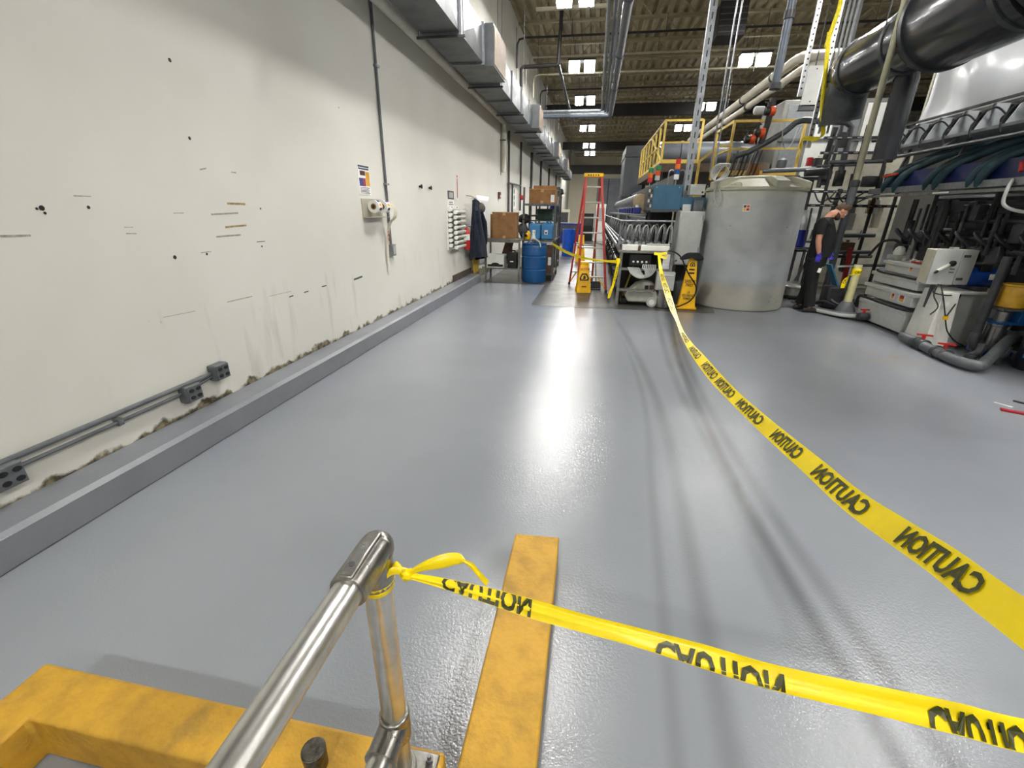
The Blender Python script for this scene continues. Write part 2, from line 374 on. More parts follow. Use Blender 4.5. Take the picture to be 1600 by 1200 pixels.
# ================================================================ FOREGROUND: yellow kerbs, handrail, caution tape
YCON = mat('yellow_painted_concrete', (192,147,40), .6, 0, .1, 9, .4, 45, rgb2=(164,124,38), thr=(.3,.55))
def dirty_yellow():
    m = YCON.copy(); m.name = 'scuffed_yellow_concrete'; nt = m.node_tree; N = nt.nodes; L = nt.links; b = N['Principled BSDF']
    src = b.inputs['Base Color'].links[0].from_socket; g = N.new('ShaderNodeNewGeometry'); n = N.new('ShaderNodeTexNoise'); n.inputs['Scale'].default_value = 5; n.inputs['Detail'].default_value = 8
    L.new(g.outputs['Position'], n.inputs['Vector']); L.new(mixc(nt, math_n(nt, 'MULTIPLY', ramp_out(nt, n.outputs['Fac'], .58, .74), .55), src, lin((104,88,52))), b.inputs['Base Color']); return m
YDIRT = dirty_yellow()
KZ = .18
k = MB(); k.add([], [])
outer = [(-1.71,-2.2),(-1.71,.745),(-.30,.735),(-.30,.585),(-1.565,.592),(-1.565,-2.2)]
o = k.prism(outer, 2, 0.0, KZ).build('concrete_kerb', YDIRT, bevel=.012, seg=3)
tag(o, 'yellow painted concrete curb turning a corner under the steel handrail', 'curb')
o = MB().prism([(-.272,-2.2),(-.266,1.73),(-.05,1.745),(-.022,-2.2)], 2, 0, .13).build('concrete_kerb', YDIRT, bevel=.01, seg=3)
tag(o, 'straight scuffed yellow curb ending on the open grey floor', 'curb')
# handrail of aluminium pipe
ALU = mat('brushed_aluminium_pipe', (226,225,220), .3, 1.0, .1, 14, .03, 60)
FIT = mat('cast_fitting', (168,166,160), .28, 1.0, .15, 30, .06, 90)
hx, hy, R = -.40, .66, .030
h = thing('handrail', 'brushed metal pipe handrail bolted to the yellow curb', 'handrail', (hx, hy, KZ))
MB().cyl((hx, hy, KZ), (hx, hy, .94), R, 28).build('post', ALU, h)
MB().cyl((hx, -1.6, .952), (hx, hy-.05, .952), R, 28).build('top_rail', ALU, h)
MB().cyl((hx, -1.6, .40), (hx, hy-.04, .40), R, 28).build('mid_rail', ALU, h)
e = MB(); rc = .0375
e.cyl((hx, hy-.105, .952), (hx, hy+.012, .952), rc, 28).lathe([(rc, 0), (rc*.95, .012), (rc*.75, .026), (.002, .034)], (hx, hy+.012, .952), 28, Matrix.Rotation(rad(-90), 3, 'X'))
e.cyl((hx, hy, .872), (hx, hy, .955), rc, 28)
e.box((hx-.014, hy-.105, .952+rc*.8), (hx+.014, hy+.02, .952+rc+.003))
ef = e.build('elbow_fitting', FIT, h, bevel=.004)
MB().cyl((hx-.002, hy-.075, .99), (hx-.002, hy-.075, .9935), .006, 12).build('set_screw', DGREY, ef)
t = MB(); t.cyl((hx, hy, .355), (hx, hy, .445), rc, 28).cyl((hx, hy-.085, .40), (hx, hy, .40), rc, 28)
t.build('tee_fitting', FIT, h, bevel=.004)
MB().cyl((hx, hy-.088, .40), (hx, hy-.08, .40), rc+.002, 28).build('collar', FIT, h)
bp = MB().box((hx-.075, hy-.07, KZ), (hx+.088, hy+.062, KZ+.01)).build('base_plate', FIT, h, bevel=.004)
MB().cyl((hx, hy, KZ+.01), (hx, hy, KZ+.05), rc+.004, 28).build('flange', FIT, h, bevel=.004)
for sx_ in (-.052, .064):
    for sy_ in (-.045, .04):
        q = (hx+sx_, hy+sy_, KZ+.01); b = MB().cyl(q, (q[0], q[1], q[2]+.012), .011, 6).cyl((q[0], q[1], q[2]+.012), (q[0], q[1], q[2]+.026), .006, 10).build('bolt', STEEL, bp)
o = MB().cyl((-.642,.64,KZ), (-.642,.64,.25), .030, 24, .032).cyl((-.642,.64,.25), (-.642,.64,.253), .029, 24).build('pipe_stub', mat('weathered_lead', (120,116,106), .35, .9, .35, 60), bevel=.003)
tag(o, 'short dark metal plug standing on the yellow curb beside the handrail', 'plug')
# ---- caution tape
TAPE = mat('yellow_tape', (250,222,6), .32, 0, .05, 5); TINK = mat('tape_ink', (58,60,10), .4, 0, .1, 20)
_nt = TAPE.node_tree; _b = _nt.nodes['Principled BSDF']; _b.inputs['Transmission Weight'].default_value = 0
class Ribbon:
    def __init__(s, P, W, n=10, crease=.0, seed=1):
        s.P = smoothpts(P, n); s.W = smoothpts(W, n); s.S = [0]
        for i in range(len(s.P)-1): s.S.append(s.S[-1]+(s.P[i+1]-s.P[i]).length)
        s.cr = crease; rnd = random.Random(seed); s.ph = [rnd.uniform(0, 6) for _ in range(4)]
    def at(s, d, v, off=0):
        S = s.S; d = min(max(d, 0), S[-1]); i = 0
        while i < len(S)-2 and S[i+1] < d: i += 1
        t = (d-S[i])/max(1e-9, S[i+1]-S[i]); p = s.P[i].lerp(s.P[i+1], t); w_ = s.W[i].lerp(s.W[i+1], t)
        n = (s.P[i+1]-s.P[i]).cross(w_).normalized()
        z = s.cr*(math.sin(v*7+s.ph[0]+d*3)*.6+math.sin(v*13+s.ph[1]-d*5)*.4)
        return p+w_*v+n*(z+off)
    def strip(s, mb, nv=4):
        m = len(s.P); vs = [s.at(s.S[i], j/nv-.5) for i in range(m) for j in range(nv+1)]
        mb.add(vs, [(i*(nv+1)+j, i*(nv+1)+j+1, (i+1)*(nv+1)+j+1, (i+1)*(nv+1)+j) for i in range(m-1) for j in range(nv)]); return mb
    def text(s, mb, d0, length, vsz=.62, rev=True, word='CAUTION', vo=0, flip=False):
        vs, fs = text2d(word, 1.0, .035, 1.0); xs = [v.x for v in vs]; ys = [v.y for v in vs]; x0, x1, y0, y1 = min(xs), max(xs), min(ys), max(ys)
        if flip: vs = [Vector((v.x, y0+y1-v.y, v.z)) for v in vs]
        if vo:   # lettering cut off by the folded tape edge
            bm = bmesh.new(); bv = [bm.verts.new(v) for v in vs]
            for f in fs: bm.faces.new([bv[i] for i in f])
            for sg in (1, -1):
                yc = y0+((sg*.47-vo)/vsz+.5)*(y1-y0); bmesh.ops.bisect_plane(bm, geom=bm.verts[:]+bm.edges[:]+bm.faces[:], plane_co=(0,yc,0), plane_no=(0,sg,0), clear_outer=True)
            bm.verts.index_update(); vs = [v.co.copy() for v in bm.verts]; fs = [tuple(v.index for v in f.verts) for f in bm.faces]; bm.free()
        for off in (.0026, -.0026):
            mb.add([s.at(d0+length*((x1-v.x) if rev else (v.x-x0))/(x1-x0), min(.5, max(-.5, ((v.y-y0)/(y1-y0)-.5)*vsz+vo)), off) for v in vs], fs)
        return mb
def nearest_s(rb, px, py):
    best = None
    for i, p in enumerate(rb.P):
        v = p-Vector((0,0,CAM_H)); f_ = v.dot(C_FWD); q = (800+FPX*v.dot(C_RIGHT)/f_, 600-FPX*v.dot(C_UP)/f_); e_ = (q[0]-px)**2+(q[1]-py)**2
        if best is None or e_ < best[0]: best = (e_, rb.S[i])
    return best[1]
# tape from the handrail across the lower right
t1 = thing('caution_tape', 'crumpled yellow caution tape knotted to the handrail post', 'caution tape', (hx, hy, KZ))
pts = [(628,897,.655),(690,911,.66),(760,930,.665),(830,951,.67),(920,976,.672),(1000,997,.675),(1100,1026,.68),(1200,1056,.685),(1300,1079,.69),(1400,1101,.695),(1500,1124,.70),(1640,1158,.705)]
P = [PY(x, y, Y) for x, y, Y in pts]; P.append(P[-1]+V(.5,.01,-.02))
wd = [.010,.020,.030,.036,.034,.036,.044,.046,.048,.052,.056,.058,.058]
W = [V(0,.70,.71)*w_ for w_ in wd]
rb = Ribbon(P, W, 8, .003, 3); rb.strip(MB(), 6).build('strip', TAPE, t1, smooth=70)
FP = [p+V(0,.012,.0)-V(0,0,.5)*w_ for p, w_ in zip(P, wd)]; Ribbon(FP[3:], [V(0,-.35,.6)*w_*.6 for w_ in wd[3:]], 8, .003, 6).strip(MB(), 3).build('folded_edge', TAPE, t1, smooth=70)
for xa, xb in ((690,826), (1026,1226), (1452,1640)):
    L_ = MB(); sa, sb = nearest_s(rb, xa, 900+(xa-600)*.25), nearest_s(rb, xb, 900+(xb-600)*.25); rb.text(L_, sa, sb-sa, 1.35, rev=False, flip=True, vo={690:.12, 1026:-.45, 1452:-.4}[xa]).build('lettering', TINK, t1, smooth=0)
r_ = MB()
for zc, rr in ((.892,.0335),(.880,.036),(.868,.0345)):
    r_.lathe([(rr-.003, zc-.009), (rr+.001, zc-.006), (rr+.002, zc+.004), (rr-.003, zc+.008)], (hx, hy, 0), 20, caps=False)
r_.build('wrap', TAPE, t1)
k_ = MB(); kc = PY(634,898,.655); kb = PY(612,893,.65)
rb2 = Ribbon([V(hx+.01,hy-.034,.888), kb, kc], [V(0,.3,.9)*.022, V(0,.3,.9)*.018, V(0,.3,.9)*.012], 5, .002); rb2.strip(k_, 3)
rb3 = Ribbon([V(hx+.032,hy,.90), PY(618,885,.66), kc], [V(0,.3,.9)*.03, V(0,.5,.8)*.022, V(0,.3,.9)*.01], 5, .002); rb3.strip(k_, 3)
k_.build('tie_loop', TAPE, t1, smooth=70)
L2 = MB(); rb2.text(L2, .005, .03, .8, word='CA'); L2.build('lettering', TINK, t1, smooth=0)
kk = MB(); kk.T = Matrix.Translation(kc) @ Matrix.Diagonal((.016,.012,.013,1)); kk.sph((0,0,0), 1, 8); 
rnd = random.Random(4); kk.v = [v+V(rnd.uniform(-1,1), rnd.uniform(-1,1), rnd.uniform(-1,1))*.003 for v in kk.v]; kk.build('knot', TAPE, t1, smooth=20)
tl = MB(); Ribbon([kc, PY(660,886,.66), PY(690,878,.67), PY(715,874,.68), PY(727,878,.68)], [V(0,.4,.9)*w_ for w_ in (.010,.020,.030,.024,.006)], 6, .004, 8).strip(tl, 5)
Ribbon([PY(722,875,.68), PY(737,884,.68), PY(750,899,.68), PY(762,912,.675)], [V(.3,.3,.8)*w_ for w_ in (.006,.014,.014,.016)], 6, .003, 5).strip(tl, 3)
tl.build('loose_tail', TAPE, t1, smooth=70)
# long tape from the bench toward the right foreground
def online(px, py):
    d = ray(px, py); k1, c1 = .055, .70-.055*1.1   # x = c1 + k1*y
    tt = -c1/(k1*d.y-d.x); return V(0,0,CAM_H)+d*tt
t2 = thing('caution_tape', 'long yellow caution tape sagging from the bench toward the right foreground', 'caution tape', (1.1, 8.2, 0))
c_ = [(1029,396),(1033,425),(1042,455),(1050,480),(1058,500),(1066,520),(1078,540),(1095,562),(1118,590),(1150,623),(1190,660),(1228,693),(1275,733),(1330,781),(1400,829),(1470,875),(1540,929),(1600,973)]
P = [online(*c) for c in c_]; P[0] = PY(1029,396,8.22); P[1] = PY(1033,425,7.7)
d_ = (P[-1]-P[-2]).normalized(); P.append(P[-1]+d_*.35)
W = []
for i, c in enumerate(c_):
    px, py = c; a_ = V(0,0,CAM_H)-P[i]; a_.normalize(); tg = (P[min(i+1,len(c_)-1)]-P[max(i-1,0)]).normalized()
    wv = a_.cross(tg).normalized()
    if wv.z < 0: wv = -wv
    tw = {0:.5, 1:.8, 2:1, 3:.8, 4:.45, 5:.5, 6:.75}.get(i, 1.0)
    W.append(wv*(.072 if i < 9 else .062)*tw)
W.append(W[-1])
rb = Ribbon(P, W, 8, .001, 2); rb.strip(MB(), 4).build('strip', TAPE, t2, smooth=70)
L_ = MB()
for (xa, ya), (xb, yb) in (((1412,838),(1533,922)), ((1278,736),(1352,798)), ((1207,675),(1252,713)), ((1156,629),(1190,660)), ((1123,596),(1148,620)), ((1100,568),(1117,588)), ((1081,543),(1093,559)), ((1067,521),(1076,535)), ((1046,467),(1053,484)), ((1038,444),(1044,459)), ((1033,428),(1036,438))):
    sa, sb = nearest_s(rb, xa, ya), nearest_s(rb, xb, yb); rb.text(MB(), sa, sb-sa, .74).build('lettering', TINK, t2, smooth=0)
q = MB(); Ribbon([PY(1022,396,8.22), PY(1032,397,8.20), PY(1042,396,8.2), PY(1041,403,8.19), PY(1030,400,8.19)], [V(0,.3,.9)*.05]*5, 4, .004).strip(q, 3)
q.build('tie_loop', TAPE, t2, smooth=70)
# red tools lying on the floor at the right edge
pA = FZ(1563,641); pB = FZ(1640,655); m = MB(); dv = (pB-pA).normalized(); nv_ = V(-dv.y, dv.x, 0)*.022
m.add([pA-nv_, pB-nv_, pB+nv_, pA+nv_]+[p+V(0,0,.018) for p in (pA-nv_, pB-nv_, pB+nv_, pA+nv_)], [(0,3,2,1),(4,5,6,7),(0,1,5,4),(1,2,6,5),(2,3,7,6),(3,0,4,7)])
o = m.build('level', mat('dark_red_paint', (160,22,34), .4), bevel=.003); tag(o, 'dark red straight bar lying on the floor at the right edge', 'bar')
m = MB(); pA = FZ(1583,627); pB = FZ(1640,642); m.bar(pA+V(0,0,.01), pB+V(0,0,.01), .03, .014); o = m.build('straightedge', DGREY, bevel=.003); tag(o, 'dark grey flat bar on the floor behind the red bar', 'bar')
m = MB(); pA = FZ(1552,629); pB = FZ(1582,637); m.bar(pA+V(0,0,.004), pB+V(0,0,.004), .012, .006); o = m.build('paint_stick', WHITE); tag(o, 'thin white stick on the floor beside the red bar', 'stick')
# ================================================================ LEFT WALL: duct, pipes, conduits, fittings
DUCTM = mat('duct_galvanised', (104,107,110), .42, .85, .12, 3)
GRIL = mat('register_brown', (150,128,104), .6, .2, .2, 8)
dx0, dx1, dz0, dz1 = -2.56, -2.02, 3.88, 4.40
du = thing('air_duct', 'long square galvanised air duct hung along the left wall', 'duct', (-2.3, 8.5, dz0))
ys = [-5.0+1.35*i for i in range(33)]
def section(y0, y1):
    m = MB(); e = .03; a = [(dx0,dz0),(dx1,dz0),(dx1,dz1),(dx0,dz1)]
    m.box((dx0, y0, dz0), (dx1-.001, y1, dz1))
    yc, zc = (y0+y1)/2, (dz0+dz1)/2
    m.add([(dx1,y0,dz0),(dx1,y1,dz0),(dx1,y1,dz1),(dx1,y0,dz1),(dx1+.035,yc,zc)], [(0,1,4),(1,2,4),(2,3,4),(3,0,4)]); return m
s0 = section(ys[0], ys[1]-.03).build('duct_section', DUCTM, du, smooth=0)
f0 = MB()
for lo, hi in (((dx0-.03,ys[1]-.03,dz0-.03),(dx1+.03,ys[1],dz0)), ((dx0-.03,ys[1]-.03,dz1),(dx1+.03,ys[1],dz1+.03)), ((dx0-.03,ys[1]-.03,dz0),(dx0,ys[1],dz1)), ((dx1,ys[1]-.03,dz0),(dx1+.03,ys[1],dz1))): f0.box(lo, hi)
fl0 = f0.build('flange', GALV, du)
for i in range(1, 32):
    for src in (s0, fl0):
        c = src.copy(); COL.objects.link(c); c.parent = du; c.location = (0, ys[i]-ys[0], 0)
for y0, y1, xo in ((8.6,9.64,-1.86), (14.55,15.5,-1.80), (22.0,22.9,-1.8), (29.0,29.9,-1.8)):
    b = MB().box((dx1-.01, y0, dz0-.02), (xo, y1, dz1+.05)).build('register_box', DUCTM, du)
    MB().box((xo, y0+.03, dz0+.01), (xo+.012, y1-.03, dz1+.02)).build('grille', GRIL, b)
for y in ys[1::2]:
    for x in (dx0-.05, dx1+.05): MB().cyl((x, y-.015, dz0-.06), (x, y-.015, CEIL-.6), .006, 5, cap=False).build('hanger_rod', DGREY, du)
    MB().box((dx0-.08, y-.03, dz0-.06), (dx1+.08, y, dz0-.03)).build('hanger_rail', DGREY, du)
WPIPE = mat('white_insulated_pipe', (214,211,198), .6, 0, .08, 3)
p = thing('drain_pipe', 'white insulated pipe running under the duct and dropping down the wall', 'pipe', (WX+.1, 14.0, 2.64))
MB().tube(smoothpts([(WX+.085,YN+.1,3.93),(WX+.085,8,3.93),(WX+.085,13.7,3.93),(WX+.085,13.98,3.85),(WX+.085,14.05,3.6)], 5)+[V(WX+.085,14.05,2.64)], .075, 14).build('pipe_run', WPIPE, p)
MB().box((WX, 14.0-.11, 3.45), (WX+.17, 14.0-.08, 3.48)).build('clamp', DGREY, p)
MB().cyl((WX+.06,13.72,2.55),(WX+.06,13.72,3.9),.008,6).build('rod', DGREY, p)
# vertical electrical conduit with a switch box
c = thing('wall_conduit', 'tall vertical grey conduit with a small switch box on the left wall', 'conduit', (WX+.02, 6.08, 1.0))
MB().cyl((WX+.022,6.08,1.1),(WX+.022,6.08,CEIL-.05),.017,10).build('conduit', PVC, c)
b = MB().box((WX,6.04,.99),(WX+.06,6.16,1.145)).build('switch_box', GALV, c, bevel=.006)
MB().box((WX+.06,6.06,1.01),(WX+.066,6.14,1.125)).build('cover_plate', LGREY, b, bevel=.002)
for z in (1.92, 3.25): MB().box((WX,6.05,z-.012),(WX+.045,6.14,z+.012)).build('strap', GALV, c)
# low conduits with double outlets
lc = thing('outlet_conduit', 'pair of low grey conduits joining three four-socket outlet boxes', 'conduit', (WX+.03, 1.5, .3))
def outlet_box(y, z):
    b = MB().box((WX, y-.075, z-.062), (WX+.075, y+.055, z+.062)).build('outlet_box', PVC, lc, bevel=.012, seg=3)
    MB().box((WX+.075, y-.068, z-.056), (WX+.081, y+.05, z+.056)).build('cover_plate', PVC, b, bevel=.003)
    for sy_ in (-.035, .022):
        for sz in (-.026, .026): MB().lathe([(.0165,0),(.0165,.004)], (WX+.081, y+sy_, z+sz), 14, Matrix.Rotation(rad(90),3,'Y') @ Matrix.Diagonal((.85,1.15,1))).build('socket', BLACK, b)
for y, z in ((1.40,.36), (2.49,.36), (2.77,.425)): outlet_box(y, z)
MB().cyl((WX+.03,YN+.05,.425),(WX+.03,2.70,.425),.016,10).build('conduit', PVC, lc)
MB().tube([(WX+.03,1.44,.372),(WX+.03,2.42,.372)],.012,8).build('conduit', PVC, lc)
MB().tube([(WX+.03,2.53,.38),(WX+.03,2.62,.395),(WX+.03,2.70,.405)],.012,8).build('conduit', PVC, lc)
MB().box((WX,1.96,.35),(WX+.045,1.99,.395)).build('strap', GALV, lc)
# poster
po = thing('wall_poster', 'tall safety poster with colour blocks above the label dispenser', 'poster', (WX+.003, 5.52, 1.77))
MB().box((WX+.001,5.375,1.77),(WX+.004,5.665,2.10)).build('sheet', PAPER, po)
def pblk(y0,y1,z0,z1,m,n): MB().box((WX+.004,y0,z0),(WX+.0055,y1,z1)).build(n, m, po)
pblk(5.385,5.655,2.075,2.095,mat('ink_dark',(52,58,84),.7),'title_bar'); pblk(5.39,5.65,2.05,2.066,MATS['ink_dark'],'title_bar')
pblk(5.56,5.655,1.87,2.03,mat('ink_orange',(218,160,40),.7),'orange_block'); pblk(5.42,5.55,1.985,2.035,mat('ink_brown',(86,48,40),.7),'brown_block')
pblk(5.39,5.48,1.865,1.955,mat('ink_blue',(70,64,134),.7),'blue_block'); pblk(5.48,5.55,1.865,1.955,mat('ink_red',(150,58,66),.7),'red_block')
for i in range(5): pblk(5.40,5.64-.03*(i%2),1.785+.015*i,1.791+.015*i,MATS['ink_dark'],'text_line')
# label dispenser
dp = thing('label_dispenser', 'steel plate with two rolls of printed labels and a hanging strip', 'dispenser', (WX+.05, 5.63, 1.5))
MB().box((WX,5.385,1.505),(WX+.006,5.93,1.725)).build('back_plate', mat('satin_plate',(190,186,170),.4,.5,.08,6), dp)
MB().box((WX,5.385,1.505),(WX+.10,5.93,1.511)).build('lip', MATS['satin_plate'], dp)
MB().cyl((WX+.09,5.5,1.635),(WX+.09,5.93,1.635),.008,8).build('spindle', DGREY, dp)
for y in (5.56, 5.80):
    r_ = MB().lathe([(.035,-.05),(.075,-.05),(.075,.05),(.035,.05)], (WX+.095,y,1.635), 20, Matrix.Rotation(rad(90),3,'X'), caps=False).build('label_roll', PAPER, dp)
    MB().lathe([(.02,-.052),(.036,-.052),(.036,.052),(.02,.052)], (WX+.095,y,1.635), 16, Matrix.Rotation(rad(90),3,'X'), caps=False).build('core', CARD, r_)
    for k in range(3): 
        a_ = rad(-20+38*k); MB().cbox((WX+.095+.0765*math.cos(a_), y, 1.635+.0765*math.sin(a_)), (.003,.055,.03), Matrix.Rotation(-a_,3,'Y')).build('label_print', (MATS['ink_brown'],MATS['ink_orange'],MATS['ink_blue'])[k], r_)
st = MB(); Ribbon([(WX+.16,5.90,1.68),(WX+.19,5.95,1.60),(WX+.17,5.95,1.50),(WX+.10,5.93,1.42),(WX+.05,5.93,1.2),(WX+.03,5.94,.75)], [V(.02,.07,0)]*4+[V(.01,.045,0),V(.005,.02,0)], 6, .003).strip(st, 2); st.build('label_strip', CREAM, dp, smooth=60)
for z in (1.33,1.28,1.22): MB().cbox((WX+.07,5.93,z),(.004,.02,.035)).build('label_print', RED, dp)
# two round knobs with drip lines
for y, lb in ((7.36,'left'), (7.81,'right')):
    k_ = MB().lathe([(.018,0),(.018,.03),(.032,.035),(.032,.05),(.01,.055)], (WX,y,1.95), 14, Matrix.Rotation(rad(90),3,'Y')).build('wall_bumper', BLACK); tag(k_, f'small black round bumper on the left wall, {lb} one of the pair', 'bumper')
# thermometer and sign
th = thing('wall_thermometer', 'narrow red strip thermometer hung high on the left wall', 'thermometer', (WX,9.45,1.8))
MB().box((WX,9.41,1.80),(WX+.012,9.50,2.28)).build('backing', PAPER, th); MB().box((WX+.012,9.435,1.83),(WX+.016,9.475,2.2)).build('scale', RED, th); MB().cyl((WX+.012,9.455,2.235),(WX+.018,9.455,2.235),.025,12).build('dial', RED, th)
sg = thing('wall_sign', 'small white and grey framed notice above the tube rack', 'sign', (WX,9.02,1.62))
MB().box((WX,8.84,1.80),(WX+.008,9.22,1.95)).build('frame', DGREY, sg); MB().box((WX+.008,8.9,1.825),(WX+.011,9.16,1.925)).build('picture', LGREY, sg)
sh = MB().box((WX,8.84,1.60),(WX+.006,9.22,1.79)).build('sheet', PAPER, sg)
m = MB()
for i, tx in enumerate(('TUBES', 'ONLY', 'HERE')): pass
for i in range(4): MB().box((WX+.006,8.88+.02*(i%2),1.63+.035*i),(WX+.0075,9.17-.03*(i%2),1.648+.035*i)).build('text_line', DGREY, sg)
# rack of tubes
rk = thing('tube_rack', 'white wall rack holding rows of pale grey tubes', 'rack', (WX+.1,9.1,.86))
MB().box((WX,8.70,.86),(WX+.03,9.5,1.68)).build('back_board', WHITE, rk, bevel=.004)
TUB = mat('pale_grey_tube', (176,176,164), .4, 0, .12, 12)
for i in range(8):
    z = .95+.094*i
    for row, (xo, yo) in enumerate(((.07,0), (.15,.1))):
        zz = z+row*-.045; tb = MB().cyl((WX+xo, 8.74+yo, zz), (WX+xo, 9.36+yo, zz), .033, 12).build('tube', TUB, rk)
        MB().cyl((WX+xo, 8.705+yo, zz), (WX+xo, 8.76+yo, zz), .038, 12).build('cap', WHITE, tb)
for y in (8.95, 9.3): MB().box((WX+.02,y,.88),(WX+.05,y+.02,1.66)).build('peg_strip', LGREY, rk)
# fire extinguisher
fx = thing('fire_extinguisher', 'red fire extinguisher hanging between tube rack and dark coat', 'extinguisher', (WX+.12,9.72,.80))
MB().box((WX,9.66,1.0),(WX+.06,9.78,1.1)).build('wall_bracket', DGREY, fx)
MB().lathe([(.02,0),(.062,.005),(.068,.02),(.068,.36),(.055,.41),(.028,.44),(.022,.46)], (WX+.12,9.72,.80), 18).build('cylinder', RED, fx)
MB().lathe([(.024,.46),(.024,.50),(.012,.52)], (WX+.12,9.72,.80), 10).box((WX+.09,9.70,1.3),(WX+.19,9.74,1.315)).build('valve', STEEL, fx)
MB().tube(smoothpts([(WX+.15,9.72,1.28),(WX+.22,9.76,1.25),(WX+.24,9.8,1.15),(WX+.21,9.8,1.0)],5),.01,6).build('hose', RUBBER, fx)
MB().box((WX+.075,9.65,1.0),(WX+.19,9.70,1.12)).build('paper_label', PAPER, fx)
# coat
COATM = mat('navy_cloth', (28,34,52), .9, 0, .25, 10, .2, 30)
ct = thing('work_coat', 'dark navy work coat hanging from a hook on the left wall', 'coat', (WX+.1,10.3,.52))
def coat(u, v):
    a = u*2*math.pi; t = v; ww = .10+.30*min(1, t*1.5)+.04*t; dd = .06+.10*t; fold = 1+.10*math.sin(5*a+t*3)+.06*math.sin(9*a)
    top = 1.80-.02*math.cos(a); z = top-(1.25+.05*math.cos(a+1))*t
    yc = 10.15+.22*t
    return V(WX+.215+dd*math.sin(a)*fold, yc+ww*math.cos(a)*fold, z)
MB().grid(coat, 40, 18).build('body', COATM, ct, smooth=80)
for s in (-1, 1): MB().tube(smoothpts([(WX+.27,10.2+s*.16,1.6),(WX+.31,10.3+s*.24,1.35),(WX+.30,10.36+s*.27,1.05),(WX+.28,10.38+s*.27,.86)],5),[.05]*5+[.065]*6+[.07]*5,10).build('sleeve', COATM, ct)
MB().tube(smoothpts([(WX,10.15,1.9),(WX+.15,10.15,1.88),(WX+.2,10.15,1.8)],4),.007,6).build('hook', STEEL, ct)
hh = thing('welding_cap', 'grey cap with dark strap hanging beside the navy coat', 'cap', (WX+.12,10.75,1.6))
MB().lathe([(.13,0),(.14,.03),(.13,.09),(.09,.15),(.03,.18)], (WX+.14,10.85,1.62), 16, Matrix.Rotation(rad(55),3,'X')).build('crown', mat('grey_cloth',(84,82,76),.8), hh)
MB().tube(smoothpts([(WX+.06,10.62,1.83),(WX+.14,10.68,1.78),(WX+.16,10.78,1.70)],4),.03,8).build('strap', BLACK, hh)
MB().lathe([(.15,0),(.10,.02),(.02,.03)], (WX+.14,10.80,1.5), 14, Matrix.Rotation(rad(70),3,'X')).build('face_shield', PAPER, hh)
MB().cyl((WX,10.62,1.86),(WX+.1,10.62,1.86),.007,6).build('hook', STEEL, hh)
shp = MB(); shp.grid(lambda u, v: V(WX+.02+.02*math.sin(u*9+v*2)+.02*v, 11.0+u*1.25, 1.93-v*.98), 16, 8); o = shp.build('plastic_sheet', mat('clear_white_sheet',(214,214,214),.35,0,.08,4), smooth=80, solid=.003); tag(o, 'creased white sheet hanging on the wall behind the coat', 'sheet')
shp = MB(); shp.grid(lambda u, v: V(WX+.015+.012*math.sin(u*7+v*3), 11.2+u*1.0, .93-v*.62), 12, 6); o = shp.build('plastic_sheet', MATS['clear_white_sheet'], smooth=80, solid=.003); tag(o, 'lower white sheet hanging beneath the creased sheet', 'sheet')
for i, (y, tilt) in enumerate(((10.45,.02),(10.68,.10))):
    b = MB().bar((WX+.10, y, .20), (WX+.04+tilt*.2, y+tilt, .75), .03, .17, up=(0,1,0)).build('yellow_board', YEL, bevel=.004); tag(b, ('wide','leaning')[i]+' yellow board standing on the curb under the coat', 'board')
o = MB().box((WX,8.97,.197),(WX+.02,10.42,.33)).build('trim_1', mat('brown_strip',(82,68,60),.8,0,.2,9)); struct(o)
# alarm pull, green notice, pipe drops further along
o = thing('alarm_box', 'small dark red alarm box on the wall above the cardboard box', 'alarm', (WX,13.7,1.9)); MB().box((WX,13.6,1.93),(WX+.06,13.8,2.1)).build('body', mat('maroon',(96,34,30),.5), o, bevel=.01); MB().box((WX+.06,13.65,1.96),(WX+.065,13.75,2.02)).build('label_plate', PAPER, o)
gs = thing('wall_sign', 'tall green and white safety notice beyond the pipes', 'sign', (WX,16.4,1.66)); MB().box((WX,15.95,1.66),(WX+.01,16.8,2.34)).build('board', PAPER, gs)
for i in range(3): MB().cyl((WX+.01,16.35,1.82+.2*i),(WX+.013,16.35,1.82+.2*i),.09,12).build('green_mark', mat('sign_green',(24,120,70),.6), gs)
pd = thing('pipe_drop', 'dark thin pipes dropping down the wall to a red valve', 'pipe', (WX+.05,15.0,.2))
for y, z1 in ((15.0,3.86),(15.7,2.42),(17.4,3.86)): MB().cyl((WX+.06,y,.25 if y<17 else 1.6),(WX+.06,y,z1),.035 if y!=15.7 else .03,8).build('pipe', DGREY, pd)
MB().cyl((WX+.06,15.0,2.42),(WX+.06,17.4,2.45),.03,8).build('pipe', DGREY, pd)
MB().sph((WX+.12,17.4,2.05),.09,10).build('valve', RED, pd)
for y in (20.45, 23.9, 28, 33):
    o = MB().box((WX,y-.12,0),(WX+.08,y+.12,3.86)).build('trim_2', DGREY); struct(o)
for x, y, r_ in ((265,94,.013),(296,216,.012),(65,325,.014),(57,326,.007),(70,333,.008),(138,324,.01),(273,402,.014),(323,397,.010),(409,385,.009),(407,326,.009),(529,168,.008)):
    q = PX(x, y, WX); MB().lathe([(r_*.6,.0),(r_,.0015)], q, 7, Matrix.Rotation(rad(90),3,'Y')).build('anchor_hole', BLACK, wl)
RES = mat('tape_residue', (168,148,108), .8, 0, .25, 40); SCUF = mat('scuff_mark', (164,160,146), .8, 0, .2, 30)
